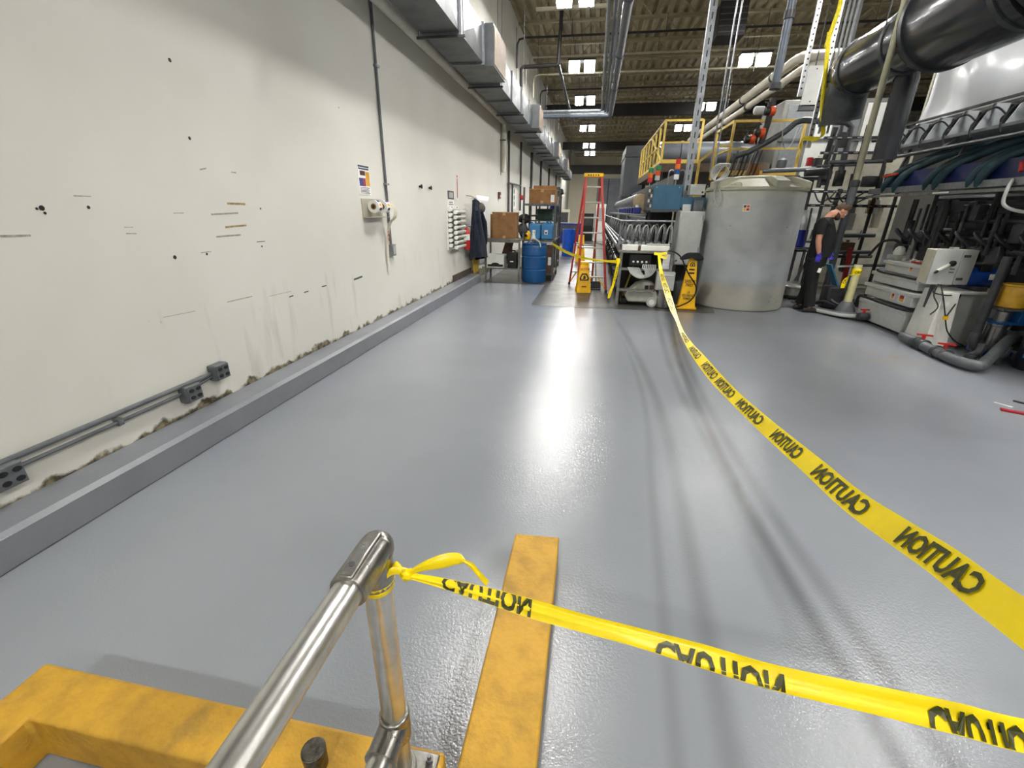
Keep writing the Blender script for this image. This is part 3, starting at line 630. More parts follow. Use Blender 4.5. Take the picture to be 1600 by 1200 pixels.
for x0,y0,x1,y1,th_,m_ in ((355,318,383,319,.016,RES),(352,355,385,352,.014,RES),(0,369,48,368,.010,SCUF),(115,306,142,307,.006,SCUF),(271,333,287,333,.005,SCUF),(330,335,372,333,.012,SCUF),(338,370,376,367,.012,SCUF),(255,496,305,486,.004,SCUF),(355,472,394,463,.007,SCUF),(420,463,455,455,.004,SCUF),(452,464,458,462,.012,DGREY),(475,457,482,455,.010,DGREY),(503,448,510,446,.012,DGREY),(553,437,566,432,.022,DGREY),(194,355,208,355,.004,SCUF),(197,365,213,365,.006,SCUF),(314,395,330,393,.006,SCUF),(401,378,414,377,.006,DGREY),(312,265,322,263,.010,SCUF),(361,269,369,270,.008,SCUF)):
    a_ = PX(x0,y0,WX); b_ = PX(x1,y1,WX); MB().bar(a_, b_, .002, th_).build('scuff', m_, wl)
# ================================================================ BENCH, DRUM, RACK, LADDER, SIGNS
BSTEEL = mat('bench_steel', (128,128,122), .45, .4, .18, 8)
RACKM = mat('rack_grey', (98,100,100), .5, .2, .18, 8)
bn = thing('steel_bench', 'low grey steel workbench with a lower shelf against the left wall', 'workbench', (-2.1, 11.0, 0))
MB().box((-2.56,10.68,.945),(-1.65,11.32,.985)).build('top', BSTEEL, bn, bevel=.004)
MB().box((-2.53,10.72,.28),(-1.69,11.28,.305)).build('lower_shelf', BSTEEL, bn, bevel=.003)
for x in (-2.52,-1.70):
    for y in (10.72,11.27): MB().box((x-.022,y-.022,.003),(x+.022,y+.022,.945)).build('leg', BSTEEL, bn)
MB().box((-2.5,10.69,.90),(-1.72,10.71,.945)).build('apron', BSTEEL, bn)
def carton(name, label, x0, x1, y0, y1, z0, z1, m=CARD, flaps=True, tape=True, lab=None):
    t = thing(name, label, 'box', ((x0+x1)/2, (y0+y1)/2, z0))
    MB().box((x0,y0,z0),(x1,y1,z1)).build('body', m, t, bevel=.004)
    if flaps:
        MB().box((x0-.01,y0-.005,z1),(x1+.01,(y0+y1)/2-.01,z1+.012)).build('flap', CARD2, t); MB().box((x0-.01,(y0+y1)/2,z1),(x1+.01,y1+.005,z1+.01)).build('flap', CARD2, t)
    if tape:
        xm = (x0+x1)/2
        for za, zb in ((z1-.06,z1),(z0,z0+.06)): MB().box((xm-.035,y0-.002,za),(xm+.035,y0,zb)).build('tape', CARD2, t)
    if lab: MB().box((x0+(x1-x0)*lab[0],y0-.003,z0+(z1-z0)*lab[1]),(x0+(x1-x0)*lab[2],y0,z0+(z1-z0)*lab[3])).build('paper_label', PAPER, t)
    return t
carton('cardboard_box', 'tall brown cardboard box on top of the steel bench', -2.36,-1.80,10.76,11.2,.987,1.56)
carton('cardboard_box', 'narrow brown cardboard box half hidden at the left on the bench', -2.44,-2.37,10.9,11.25,.987,1.52, flaps=False, tape=False)
b = thing('file_box', 'white cardboard file box with black print on the bench shelf', 'box', (-2.28,10.95,.307))
MB().box((-2.50,10.76,.307),(-2.08,11.15,.57)).build('body', WHITE, b, bevel=.005); MB().box((-2.51,10.75,.55),(-2.07,11.16,.61)).build('lid', WHITE, b, bevel=.005)
MB().box((-2.48,10.757,.33),(-2.10,10.76,.385)).build('print_band', BLACK, b); MB().lathe([(.10,0),(.10,.003)], (-2.29,10.757,.385), 16, Matrix.Rotation(rad(90),3,'X') @ Matrix.Diagonal((1,.4,1))).build('print_mark', BLACK, b)
o = thing('case', 'black plastic tool case standing on the bench shelf', 'case', (-1.87,10.95,.307)); MB().box((-2.0,10.78,.307),(-1.76,11.1,.66)).build('shell', BLACK, o, bevel=.02); MB().box((-1.93,10.77,.45),(-1.85,10.78,.47)).build('latch', WHITE, o); MB().tube([(-1.93,10.94,.66),(-1.93,10.94,.70),(-1.83,10.94,.70),(-1.83,10.94,.66)],.012,6).build('handle', BLACK, o)
o = MB().bar((-2.2,11.2,.31),(-2.0,11.1,.9),.04,.2,up=(1,0,0)).build('brown_plank', BROWN, bevel=.003); tag(o,'brown plank leaning behind the boxes on the bench shelf','plank')
o = MB().lathe([(.02,-.12),(.15,-.1),(.17,0),(.15,.1),(.02,.12)], (-1.70,11.3,1.16), 16, Matrix.Rotation(rad(70),3,'Y')).build('blower_motor', DGREY); tag(o,'dark grey round blower behind the cardboard box on the bench','blower')
o = MB(); o.sph((-1.68,11.28,1.42),.16,12,(1,.8,.7)); rnd = random.Random(2); o.v = [v+V(*(rnd.uniform(-.015,.015) for _ in range(3))) for v in o.v]; o = o.build('black_bag', RUBBER, smooth=60); tag(o,'crumpled black bag hanging above the round blower','bag')
# blue drum
dr = thing('plastic_drum', 'tall blue plastic drum standing in front of the grey rack', 'drum', (-1.34,10.79,0))
MB().lathe([(.24,.002),(.27,.01),(.282,.06),(.288,.2),(.288,.30),(.28,.31),(.28,.33),(.288,.34),(.288,.60),(.28,.61),(.28,.63),(.288,.64),(.286,.80),(.27,.86),(.262,.875),(.285,.88),(.285,.90),(.25,.905),(.25,.885)], (-1.34,10.79,0), 36).build('body', BLUEP, dr)
MB().tube(smoothpts([(-1.46,10.66,.9),(-1.40,10.6,.99),(-1.30,10.55,1.0),(-1.2,10.52,.93),(-1.17,10.5,.84)],6),.018,8).build('hose', TUBING, dr)
# grey rack
rk = thing('storage_rack', 'dark grey steel storage rack holding boxes and blue jugs', 'rack', (-1.3,11.7,0))
for x in (-1.68,-.93):
    for y in (11.17,12.3):
        MB().box((x-.022,y-.022,.003),(x+.022,y+.022,2.12 if y > 12 or x < -1 else 1.80)).build('post', RACKM, rk)
for z in (.17,.955,1.77): MB().box((-1.70,11.15,z-.045),(-.91,12.32,z)).build('shelf', RACKM, rk, bevel=.003)
MB().box((-1.6,11.9,1.36),(-1.0,12.3,1.385)).build('shelf', RACKM, rk)
MB().box((-1.68,12.29,2.09),(-.93,12.32,2.12)).build('top_rail', RACKM, rk)
carton('cardboard_box', 'wide brown cardboard box with paper labels on top of the rack', -1.56,-.95,11.2,11.9,1.772,2.08, lab=(.84,.1,.98,.62))
carton('cardboard_box', 'flat brown box on top of the wide labelled box', -1.5,-.98,11.45,11.95,2.095,2.17, flaps=False, tape=False)
def jug(name, label, x0, x1, y0, y1, z0, z1, m):
    t = thing(name, label, 'jug', ((x0+x1)/2,(y0+y1)/2,z0))
    MB().box((x0,y0,z0),(x1,y1,z1-.04)).build('body', m, t, bevel=.035, seg=4)
    xm = (x0+x1)/2; MB().bar((xm,y0+.05,z1-.01),(xm,y1-.06,z1-.01),.035,.03).bar((xm,y1-.08,z1-.05),(xm,y1-.08,z1),.035,.04).build('handle', m, t, bevel=.008)
    MB().cyl((x0+.06,y0+.06,z1-.045),(x0+.06,y0+.06,z1-.005),.03,12).build('cap', m, t)
    MB().box((x0+.08,y0-.002,z0+.12),(x0+.16,y0+.003,z0+.22)).build('paper_label', PAPER, t); MB().box((x0+.095,y0-.003,z0+.14),(x0+.145,y0-.001,z0+.18)).build('label_print', BROWN, t)
    return t
jug('fluid_jug','light blue plastic jug on the rack, leftmost of three',-1.55,-1.27,11.22,11.5,.957,1.36,LBLUE)
jug('fluid_jug','light blue plastic jug on the rack, middle of three',-1.25,-.96,11.22,11.5,.957,1.36,LBLUE)
jug('fluid_jug','light blue plastic jug deep in the rack behind the other two',-1.2,-.95,11.6,11.9,.957,1.37,LBLUE)
wc = thing('watering_can','small yellow plastic can with round opening on the rack shelf','can',(-1.57,11.12,.957))
MB().lathe([(.075,0),(.085,.02),(.09,.12),(.07,.17),(.03,.2)],(-1.585,11.25,.957),16).build('body',YPLA,wc); MB().cyl((-1.6,11.17,1.04),(-1.62,11.13,1.05),.03,12).build('spout',BLACK,wc); MB().tube(smoothpts([(-1.55,11.25,1.12),(-1.49,11.25,1.13),(-1.49,11.25,1.02),(-1.52,11.25,.98)],4),.012,6).build('handle',YPLA,wc)
o = MB().lathe([(.055,0),(.06,.02),(.05,.08),(.018,.15),(.012,.19)],(-1.43,11.18,.957),14).build('white_bottle',WHITE); tag(o,'small white cone bottle beside the yellow can','bottle')
carton('wooden_crate','brown crate with torn paper label on the bottom rack shelf',-1.2,-.95,11.18,11.75,.172,.80,BROWN,flaps=False,tape=False,lab=(.6,.3,.9,.6))
o = MB().box((-1.45,11.9,1.387),(-1.05,12.2,1.66)).build('teal_bin',mat('dull_green',(60,84,72),.6),bevel=.02); tag(o,'dull green bin at the back of the rack','bin')
# clutter on the rack behind
r2 = thing('storage_rack','second dark rack behind the first, cluttered with cables','rack',(-1.3,13.4,0))
for x in (-1.75,-1.02):
    for y in (12.7,14.2): MB().box((x-.022,y-.022,.003),(x+.022,y+.022,2.2)).build('post', DGREY, r2)
for z in (.2,.9,1.5,2.05): MB().box((-1.77,12.68,z-.04),(-1.0,14.22,z)).build('shelf', DGREY, r2)
for i, (x,y,z,r_) in enumerate(((-1.1,12.9,2.052,.16),(-1.3,13.4,2.052,.2),(-1.08,13.9,2.052,.14))):
    m = MB()
    for k in range(4): m.tube([(x+r_*math.cos(a)*(1-.08*k),y+r_*math.sin(a)*(1-.08*k),z+.03+.035*k+.01*math.sin(3*a+k)) for a in [2*math.pi*q/14 for q in range(14)]],.018,6,closed=True)
    o = m.build('cable_coil', RUBBER); tag(o, 'coil of black cable on the second rack, '+('nearest','middle','farthest')[i], 'cable')
o = MB().sph((-1.1,13.0,1.66),.15,10,(1,1,.9)).build('blue_sack', NAVY); tag(o,'dark blue sack on the second rack','sack')
carton('cardboard_box','brown box on the second rack below the cables',-1.6,-1.2,12.75,13.2,.902,1.3,flaps=False)
def bin_(name,label,x,y,r_,h_,m,taper=.88):
    t = thing(name,label,'bin',(x,y,0)); MB().lathe([(r_*taper*.9,.003),(r_*taper,.01),(r_,h_*.93),(r_*1.05,h_*.93),(r_*1.05,h_),(r_*.96,h_),(r_*.96,h_*.9)],(x,y,0),28).build('body',m,t)
    MB().lathe([(r_*.95,h_*.86),(.01,h_*.86)],(x,y,0),28,caps=False).build('liner',BLACK,t); return t
bin_('barrel','bright blue barrel in the far aisle behind the rack',-.92,17.6,.22,.98,mat('bright_blue',(20,84,200),.4),.97)
# stepladder
LAD = mat('red_fibreglass',(172,40,28),.45,0,.12,8); LST = mat('ladder_aluminium',(176,174,164),.4,.4,.1,8)
ld = thing('stepladder','tall red stepladder with yellow top standing open in the aisle','ladder',(-.08,10.2,0))
FL,FR,RL,RR = V(-.25,9.75,.003),V(.36,9.7,.003),V(-.47,10.62,.003),V(.05,10.85,.003); top = V(-.08,10.22,2.28)
tFL,tFR,tRL,tRR = top+V(-.155,-.05,0),top+V(.165,-.05,0),top+V(-.16,.06,0),top+V(.15,.06,0)
for a_,b_ in ((FL,tFL),(FR,tFR)): MB().bar(a_,b_,.05,.09,up=(0,1,0)).build('front_rail',LAD,ld,bevel=.004)
for a_,b_ in ((RL,tRL),(RR,tRR)): MB().bar(a_,b_,.042,.07,up=(0,1,0)).build('rear_rail',LAD,ld,bevel=.004)
for k in range(1,8):
    f_ = k/7.65; a_ = FL.lerp(tFL,f_); b_ = FR.lerp(tFR,f_); MB().bar(a_+V(0,.01,0),b_+V(0,.01,0),.085,.028).build('step',LST,ld,bevel=.003)
for k in (1,3,5): a_ = RL.lerp(tRL,k/7.65); b_ = RR.lerp(tRR,k/7.65); MB().bar(a_,b_,.03,.02).build('rear_brace',LST,ld)
for a_,b_,c_ in ((FL,tFL,FR),(FR,tFR,FL),(RL,tRL,RR),(RR,tRR,RL)): MB().bar(a_.lerp(b_,.02),(a_.lerp(c_,.28)).lerp(b_,.13),.02,.03).build('knee_brace',YEL,ld)
for a_,b_ in ((FL.lerp(tFL,.42),RL.lerp(tRL,.42)),(FR.lerp(tFR,.42),RR.lerp(tRR,.42))): MB().bar(a_,b_,.012,.025).build('spreader',LST,ld)
tc = MB().cbox(top+V(0,0,.03),(.40,.24,.07)).build('top_cap',YPLA,ld,bevel=.012); 
for i in range(5): MB().box((top.x-.12+.05*i,top.y-.1215,top.z+.015),(top.x-.09+.05*i,top.y-.119,top.z+.045)).build('cap_print',BLACK,tc)
for q in (FL,FR,RL,RR): MB().cbox(q+V(0,0,.025),(.05,.09,.05)).build('foot',RUBBER,ld)
# wet floor signs
def floor_sign(label, c, ang, h_, wb, wt, spread, lines):
    t = thing('floor_sign',label,'sign',c); Rz = Matrix.Rotation(ang,4,'Z'); T = Matrix.Translation(c)
    for s in (-1,1):
        m = MB(); m.T = T @ Rz
        y0, y1 = s*spread, s*.02; th_ = .022*s
        m.add([(-wb/2,y0,.002),(wb/2,y0,.002),(wt/2,y1,h_),(-wt/2,y1,h_),(-wb/2,y0-th_,.002),(wb/2,y0-th_,.002),(wt/2,y1-th_,h_),(-wt/2,y1-th_,h_)],[(0,1,2,3),(7,6,5,4),(0,4,5,1),(1,5,6,2),(2,6,7,3),(3,7,4,0)])
        p_ = m.build('panel',YPLA,t,bevel=.006)
        if s < 0:
            for txt, f_, sz, col, sx_ in lines:
                q = MB(); o_ = V(0,y0+(y1-y0)*f_-.003,h_*f_); up = V(0,y1-y0,h_).normalized(); q.T = T @ Rz
                if txt == 'TRI': k9 = sz/.1; q.add([o_+V(x*k9,0,0)+up*(y*k9) for x,y in ((-.09,-.06),(.09,-.06),(.1,0),(.05,.09),(-.05,.09),(-.1,0))]+[o_+V(x*k9,0,0)+up*(y*k9) for x,y in ((-.06,-.035),(.06,-.035),(.068,0),(.035,.06),(-.035,.06),(-.068,0))],[(i,(i+1)%6,6+(i+1)%6,6+i) for i in range(6)]); q.add([o_+V(x*k9,-.001,0)+up*(y*k9) for x,y in ((-.03,-.03),(.035,-.02),(.02,.045),(-.01,.045))],[(0,1,2,3)])
                elif txt == 'BAR': q.add([o_+V(x*sz,0,0)+up*(y*sz) for x,y in ((-1,-.3),(1,-.3),(1,.3),(-1,.3))],[(0,1,2,3)])
                else: put_text(q,txt,sz,o_,(1,0,0),up,.02,sx_)
                q.build({'TRI':'pictogram','BAR':'print_bar'}.get(txt,'lettering'),col,p_,smooth=0)
    m = MB(); m.T = T @ Rz; m.box((-wt/2-.005,-.035,h_-.02),(wt/2+.005,.035,h_+.03)).build('hinge_handle',YPLA,t,bevel=.008)
    return t
RINK = mat('ink_red_brown',(170,60,20),.6)
floor_sign('yellow folding caution sign standing in front of the stepladder',(-.13,9.62,0),rad(12),.60,.31,.17,.13,[('CAUTION',.80,.07,RINK,.7),('TRI',.52,.1,BLACK,1),('BAR',.22,.05,RINK,.8)])
floor_sign('small yellow folding sign far behind the stepladder',(-.38,15.6,0),rad(5),.85,.32,.18,.15,[('TRI',.6,.1,BLACK,1)])
dp = thing('dustpan','grey long-handled dustpan beside the yellow caution sign','dustpan',(.12,10.0,0))
MB().box((.03,9.92,.004),(.25,10.12,.03)).box((.03,10.08,.03),(.25,10.12,.17)).box((.03,9.92,.03),(.045,10.12,.12)).box((.235,9.92,.03),(.25,10.12,.12)).build('pan',DGREY,dp,bevel=.005)
MB().cyl((.14,10.1,.16),(.06,10.2,.98),.013,8).build('handle',mat('wood_handle',(150,128,84),.6),dp)
# short tape between rack and bench, loose end hanging
t3 = thing('caution_tape','short yellow caution tape strung between the rack and the machine bench','caution tape',(-.9,11.1,.9))
P3 = [PY(863,381,11.13),PY(876,389,10.7),PY(892,397,10.2),(PY(912,403,9.6)),PY(930,406,9.1),PY(948,408,8.7),PY(965,409,8.28)]
rb = Ribbon(P3,[V(0,.3,.95)*w_ for w_ in (.05,.072,.06,.05,.04,.04,.06)],6,.003); rb.strip(MB(),4).build('strip',TAPE,t3,smooth=70)
m = MB(); rb = Ribbon([PY(966,408,8.27),PY(963,425,8.26),PY(958,445,8.25),PY(954,455,8.24),PY(951,466,8.24)],[V(.9,.2,.3)*w_ for w_ in (.03,.06,.05,.06,.05)],6,.004); rb.strip(m,4).build('hanging_end',TAPE,t3,smooth=70)
m = MB(); rb.text(m,.1,.25,.6); m.build('lettering',TINK,t3,smooth=0)
m = MB().lathe([(.03,-.05),(.042,-.02),(.042,.03),(.03,.05)],PY(966,408,8.31),8,caps=False).build('wrap',TAPE,t3)
# ================================================================ PROCESS LINE (centre), TANK, PLATFORM
LSTEEL = mat('line_steel', (140,140,134), .4, .6, .2, 12)
pl_ = thing('process_line','long steel process line with rows of valves and hoses, yellow tape tied to its end','machine',(.95,8.3,0))
MB().box((.47,8.28,.945),(1.42,24,.985)).build('bench_top',LSTEEL,pl_,bevel=.004)
for y in (8.32,10.6,13,15.5,18,21,23.9):
    for x in (.52,1.39): MB().box((x-.025,y-.025,.003),(x+.025,y+.025,.945)).build('leg',LSTEEL,pl_)
    MB().box((.52,y-.02,.645),(1.39,y+.02,.685)).build('crossbar',LSTEEL,pl_)
MB().box((.5,8.3,.28),(1.12,8.34,.315)).build('crossbar',LSTEEL,pl_)
for x in (.50,.56,.62): MB().cyl((x-.06,8.6,1.06+.05*(x-.5)/.06*.6),(x-.06,23.8,1.06+.03),.022,8).build('side_pipe',GALV,pl_)
for z,x,m_ in ((.80,.45,DPVC),(.66,.43,PVC),(.50,.47,DPVC),(.36,.5,PVC)): MB().cyl((x,8.45,z),(x,23.8,z),.035,10).build('side_pipe',m_,pl_)
for k in range(9):
    y = 8.6+k*.55; MB().lathe([(.05,-.05),(.05,.05)],(.42,y,.72+.06*(k%2)),10,Matrix.Rotation(rad(90),3,'Y')).build('union',DGREY,pl_); MB().tube(smoothpts([(.40,y,.92),(.37,y+.02,.7),(.41,y+.05,.5)],4),.014,6).build('drain_hose',RUBBER,pl_)
fr = MB
for y in (8.5,): 
    for x in (.47,1.39): MB().cyl((x,y,.985),(x,y,1.47),.016,8).build('upright',GALV,pl_)
    MB().cyl((.47,y,1.47),(1.39,y,1.475),.016,8).build('upper_rail',GALV,pl_)
for x in (.47,1.39): MB().cyl((x,8.5,1.47),(x,23.8,1.47),.014,8).build('upper_rail',GALV,pl_)
# valve: round body, bonnet, hose
def valve(x,y,k):
    v_ = MB().lathe([(.05,0),(.062,.02),(.062,.07),(.045,.09),(.02,.1),(.02,.16),(.032,.17),(.032,.26),(.02,.29),(.012,.36)],(x,y,.987),14).build('valve',PVC if k%2 else LSTEEL,pl_)
    MB().lathe([(.036,0),(.036,.012)],(x,y-.062,1.035),14,Matrix.Rotation(rad(90),3,'X')).build('gauge_face',LGREY,v_)
    MB().tube(smoothpts([(x+.02,y,1.2),(x+.03,y-.01,1.33),(x+.07,y,1.40),(x+.11,y+.03,1.34),(x+.12,y+.06,1.1)],5),.011,6).build('hose',TUBING if k%3 else RUBBER,v_)
    return v_
v0 = valve(.58,8.68,1)
kids = [c for c in bpy.data.objects if c.parent == v0]
n = 0
for r in range(9):
    for i in range(6):
        if r == i == 0: continue
        c = v0.copy(); COL.objects.link(c); c.parent = pl_; c.location = (i*.14,r*.75+r*r*.05,.0)
        for kd in kids: q = kd.copy(); COL.objects.link(q); q.parent = c
for x0,x1 in ((.53,.80),(.845,1.33)): MB().box((x0,8.33,.986),(x1,8.5,1.075)).build('white_tray',WHITE,pl_,bevel=.006)
MB().box((.95,8.36,1.08),(1.34,8.5,1.10)).build('tray_lid',LGREY,pl_,bevel=.004)
MB().box((.806,8.32,.986),(.84,8.48,1.06)).build('tray_block',BROWN,pl_)
# underside: manifold with knobs and looping tubes
MB().box((.68,8.36,.72),(1.05,8.5,.92)).build('manifold',BLACK,pl_,bevel=.01)
for i in range(4): MB().lathe([(.018,0),(.02,.012),(.012,.03)],(.745+i*.075,8.355,.79),10,Matrix.Rotation(rad(90),3,'X')).build('knob',WHITE,pl_)
for i in range(5): MB().cyl((.72+i*.07,8.43,.86),(.72+i*.07,8.43,.94),.016,8).build('nipple',DGREY,pl_)
for i in range(8):
    d_ = .028*i; MB().tube(smoothpts([(.66+.025*i,8.30-.004*i,.70),(.72+.03*i,8.27,.60-.004*i),(.86+.018*i,8.25,.525+.004*i),(1.03-.012*i,8.25,.555+.016*i),(1.12-.03*i,8.27,.66+.005*i),(1.13-.03*i,8.33,.75)],5),.0115,7).build('looped_tube',TUBING,pl_)
eb = MB().box((1.165,8.2,.33),(1.47,8.34,.645)).build('electrical_box',LGREY,pl_,bevel=.006); MB().box((1.2,8.19,.585),(1.44,8.2,.60)).build('door_edge',WHITE,eb); MB().box((1.18,8.192,.345),(1.455,8.2,.57)).build('door',LGREY,eb,bevel=.004)
MB().box((1.45,9.68,.99),(1.5,23.8,2.3)).build('back_panel',DGREY,pl_); MB().box((1.0,9.64,.99),(1.5,9.68,1.62)).build('back_panel',BLACK,pl_)  # dark panels added so the depth behind the valves stays dark
MB().box((.56,9.1,.08),(1.36,9.14,.94)).build('under_shade',BLACK,pl_)  # black sheet standing in for the shade under the bench
# shelf with bottles, insulated duct
MB().box((.58,9.3,1.565),(.98,19,1.585)).build('upper_shelf',LSTEEL,pl_)
for y in (9.4,12,15,18): MB().cyl((.62,y,.985),(.62,y,1.565),.014,8).build('shelf_post',GALV,pl_)
for i in range(9):
    y = 9.45+i*.72; t = thing('blue_bottle',('nearest','second','third','fourth','fifth','sixth','seventh','eighth','farthest')[i]+' navy bottle with white cap in the row above the process line','bottle',(.80,y,1.587),'navy bottles in a row above the process line')
    MB().box((.74,y-.07,1.587),(.87,y+.07,1.70)).build('body',NAVY,t,bevel=.015); MB().cyl((.80,y,1.70),(.80,y,1.745),.035,12).build('cap',WHITE,t)
bl = thing('exhaust_duct','grey ribbed duct with tan end plate above the valves','duct',(.95,9.5,1.63))
m = MB(); yy = 9.55; prof = []
k = 0
while yy < 19: prof.append((.125 if k%2 else .138, yy)); yy += .11; k += 1
MB().lathe([(r_,z) for r_,z in prof],(.86,0,1.83),20,Matrix.Rotation(rad(-90),3,'X')).build('duct_tube',PVC,bl)
MB().lathe([(.03,0),(.13,.01),(.15,.03),(.15,.08),(.12,.09)],(.86,9.46,1.80),20,Matrix.Rotation(rad(-90),3,'X')).box((.90,9.45,1.60),(1.0,9.55,1.90)).build('end_plate',mat('tan_paint',(150,132,104),.6),bl)
for y in (9.8,12.5,15.5): MB().cyl((.86,y,1.66),(.86,y,1.586),.02,8).build('stand',GALV,bl)
# teal control cabinet with side switch panel
tb = thing('control_cabinet','teal blue control cabinet with switch panel above the process line','cabinet',(1.3,9.3,1.65))
MB().box((1.02,9.0,1.665),(1.52,9.6,2.08)).build('body',TEAL,tb,bevel=.006)
MB().box((1.0,8.98,1.63),(1.56,9.62,1.665)).build('base_rail',DGREY,tb)
sp_ = MB().box((.92,8.99,1.645),(1.02,9.62,2.04)).build('switch_panel',DGREY,tb,bevel=.004)
for i in range(4):
    for j in range(2): MB().box((.935+.04*j,8.98,1.70+.085*i),(.965+.04*j,8.99,1.75+.085*i)).build('switch',LGREY if (i+j)%2 else BLACK,sp_)
for x in (1.07,1.46): MB().lathe([(.012,0),(.012,.008)],(x,9.0,2.04),8,Matrix.Rotation(rad(90),3,'X')).build('bolt_head',STEEL,tb)
MB().box((1.52,9.02,1.70),(1.95,9.4,1.88)).build('side_beam',TEAL,tb,bevel=.004)
MB().box((1.56,8.98,1.64),(1.70,9.03,1.76)).build('bracket',LGREY,tb)
MB().box((1.74,8.95,1.64),(1.90,9.1,1.84)).build('relay_box',PVC,tb,bevel=.004)
for x in (1.03,1.5): MB().box((x-.02,9.3,.99),(x+.02,9.34,1.63)).build('support_leg',DGREY,tb)
def tower(x,y,z0,seq,label,hoop=False):
    t = thing('signal_tower',label,'signal light',(x,y,z0)); h_ = .085; z = z0
    MB().cyl((x,y,z),(x,y,z+.10),.012,8).build('pole',GALV,t); z += .10
    for nm_,m_ in seq: MB().lathe([(.04,0),(.045,.006),(.045,h_-.006),(.04,h_)],(x,y,z),14).build(nm_+'_lens',m_,t); z += h_
    if hoop: 
        for s in (-1,1): MB().tube(smoothpts([(x+s*.14,y,z0-.02),(x+s*.14,y,z0+.2),(x+s*.11,y,z0+.26),(x+s*.06,y,z0+.25)],4),.01,6).build('hoop',GALV,t)
GRN = mat('green_lens',(20,120,60),.4); ORL = mat('orange_lens',(220,110,20),.4); BLL = mat('blue_lens',(30,80,150),.4); RDL = mat('red_lens',(190,36,40),.4)
tower(.985,9.5,2.04,(('red',RDL),('orange',ORL),('green',GRN)),'signal tower with green cap at the left corner of the teal cabinet')
tower(1.12,9.55,2.08,(('grey',LGREY),('red',ORANGE),('green',GRN)),'taller signal tower with green cap behind the teal cabinet')
tower(1.42,9.25,2.08,(('white',WHITE),('blue',BLL),('orange',ORL),('red',RDL)),'signal tower with red cap between two bent hoops on the teal cabinet',True)
# light grey floor cabinet
gc = thing('electrical_cabinet','tall light grey electrical cabinet beside the plastic tank','cabinet',(1.7,8.9,.0))
MB().box((1.49,8.7,.72),(1.90,9.08,1.645)).build('body',LGREY,gc,bevel=.008); d_ = MB().box((1.50,8.685,.735),(1.88,8.70,1.63)).build('door',LGREY,gc,bevel=.004)
for z in (.95,1.5): MB().box((1.87,8.67,z),(1.905,8.71,z+.09)).build('hinge',GALV,d_)
MB().cyl((1.53,8.68,.80),(1.53,8.685,.80),.018,10).build('lock',DGREY,d_)
for x in (1.52,1.87):
    for y in (8.73,9.05): MB().box((x-.02,y-.02,.003),(x+.02,y+.02,.72)).build('leg',DGREY,gc)
MB().box((1.54,8.85,.12),(1.85,9.05,.70)).build('dark_void',BLACK,gc,bevel=.02)  # black block standing in for the dark void under the cabinet
bin_('waste_bin','grey waste bin tucked under the electrical cabinet',1.64,8.56,.11,.46,PVC)
# floor scrubber under the bench
sc = thing('floor_scrubber','grey walk-behind floor scrubber parked under the bench','scrubber',(.95,8.5,0))
SCM = mat('scrubber_grey',(170,170,158),.5,0,.1,6)
MB().prism([(.72,.07),(1.22,.07),(1.26,.16),(1.22,.27),(.70,.27),(.66,.18)],1,8.36,8.78).build('chassis',SCM,sc,bevel=.025,seg=3)
MB().prism([(.74,.27),(1.18,.27),(1.16,.42),(1.0,.44),(.86,.39)],1,8.38,8.75).build('hood',SCM,sc,bevel=.03,seg=3)
MB().box((.55,8.4,.25),(1.16,8.7,.275)).build('deck_plate',LSTEEL,sc,bevel=.006); MB().box((1.0,8.365,.30),(1.06,8.39,.38)).build('dark_grip',BLACK,sc); MB().box((1.08,8.37,.32),(1.17,8.39,.38)).build('vent',BROWN,sc)
for y in (8.31,8.76):
    w_ = MB().lathe([(.03,-.02),(.085,-.02),(.09,-.01),(.09,.01),(.085,.02),(.03,.02)],(1.14,y,.093),20,Matrix.Rotation(rad(90),3,'X')).build('wheel',LGREY,sc); MB().lathe([(.05,0),(.05,.003)],(1.14,y-.022,.093),16,Matrix.Rotation(rad(90),3,'X')).build('hub',WHITE,w_)
MB().box((.6,8.42,.03),(.72,8.72,.12)).build('squeegee',BLACK,sc,bevel=.01)
# yellow crate leaning behind scrubber
o = MB().bar((.62,8.75,.02),(.80,8.95,.62),.18,.03,up=(1,0,0)).build('folded_sign',mat('dull_yellow',(170,146,40),.6)); tag(o,'dull yellow folded sign leaning under the bench behind the scrubber','sign')
# tall safety sign
ts = floor_sign('tall yellow safety first floor sign beside the tank',(1.75,8.33,0),rad(-4),.92,.30,.12,.09,[('TRI',.84,.045,BLACK,1),('BAR',.755,.045,BLACK,1),('BAR',.69,.05,BLACK,1),('SAFETY\nFIRST',.50,.072,BLACK,.75),('LA\nSEGURIDAD\nPRIMERO',.27,.062,BLACK,.62)])
MB().box((1.585,8.22,.003),(1.915,8.45,.05)).build('base',YPLA,ts,bevel=.012)
o = MB(); o.grid(lambda u,v: V(1.75+.13*math.sin(u*6.28)*(1+.3*math.sin(u*19))*(.35+v),8.33+.09*math.cos(u*6.28)*(.3+v),.975-.10*v*v+.02*math.sin(u*25)*v),28,6); o = o.build('rag',mat('black_cloth',(20,20,22),.9),smooth=80,solid=.004); tag(o,'crumpled black cloth draped on top of the safety first sign','cloth')
o = MB().tube(smoothpts([(1.30,8.27,1.0),(1.40,8.22,.985),(1.52,8.2,.90),(1.66,8.17,.66),(1.83,8.14,.42),(1.80,8.14,.22),(1.66,8.16,.10),(1.45,8.2,.02),(1.2,8.25,.014)],6),.012,8).build('black_hose',RUBBER); tag(o,'black hose hanging from the bench in front of the safety sign','hose')
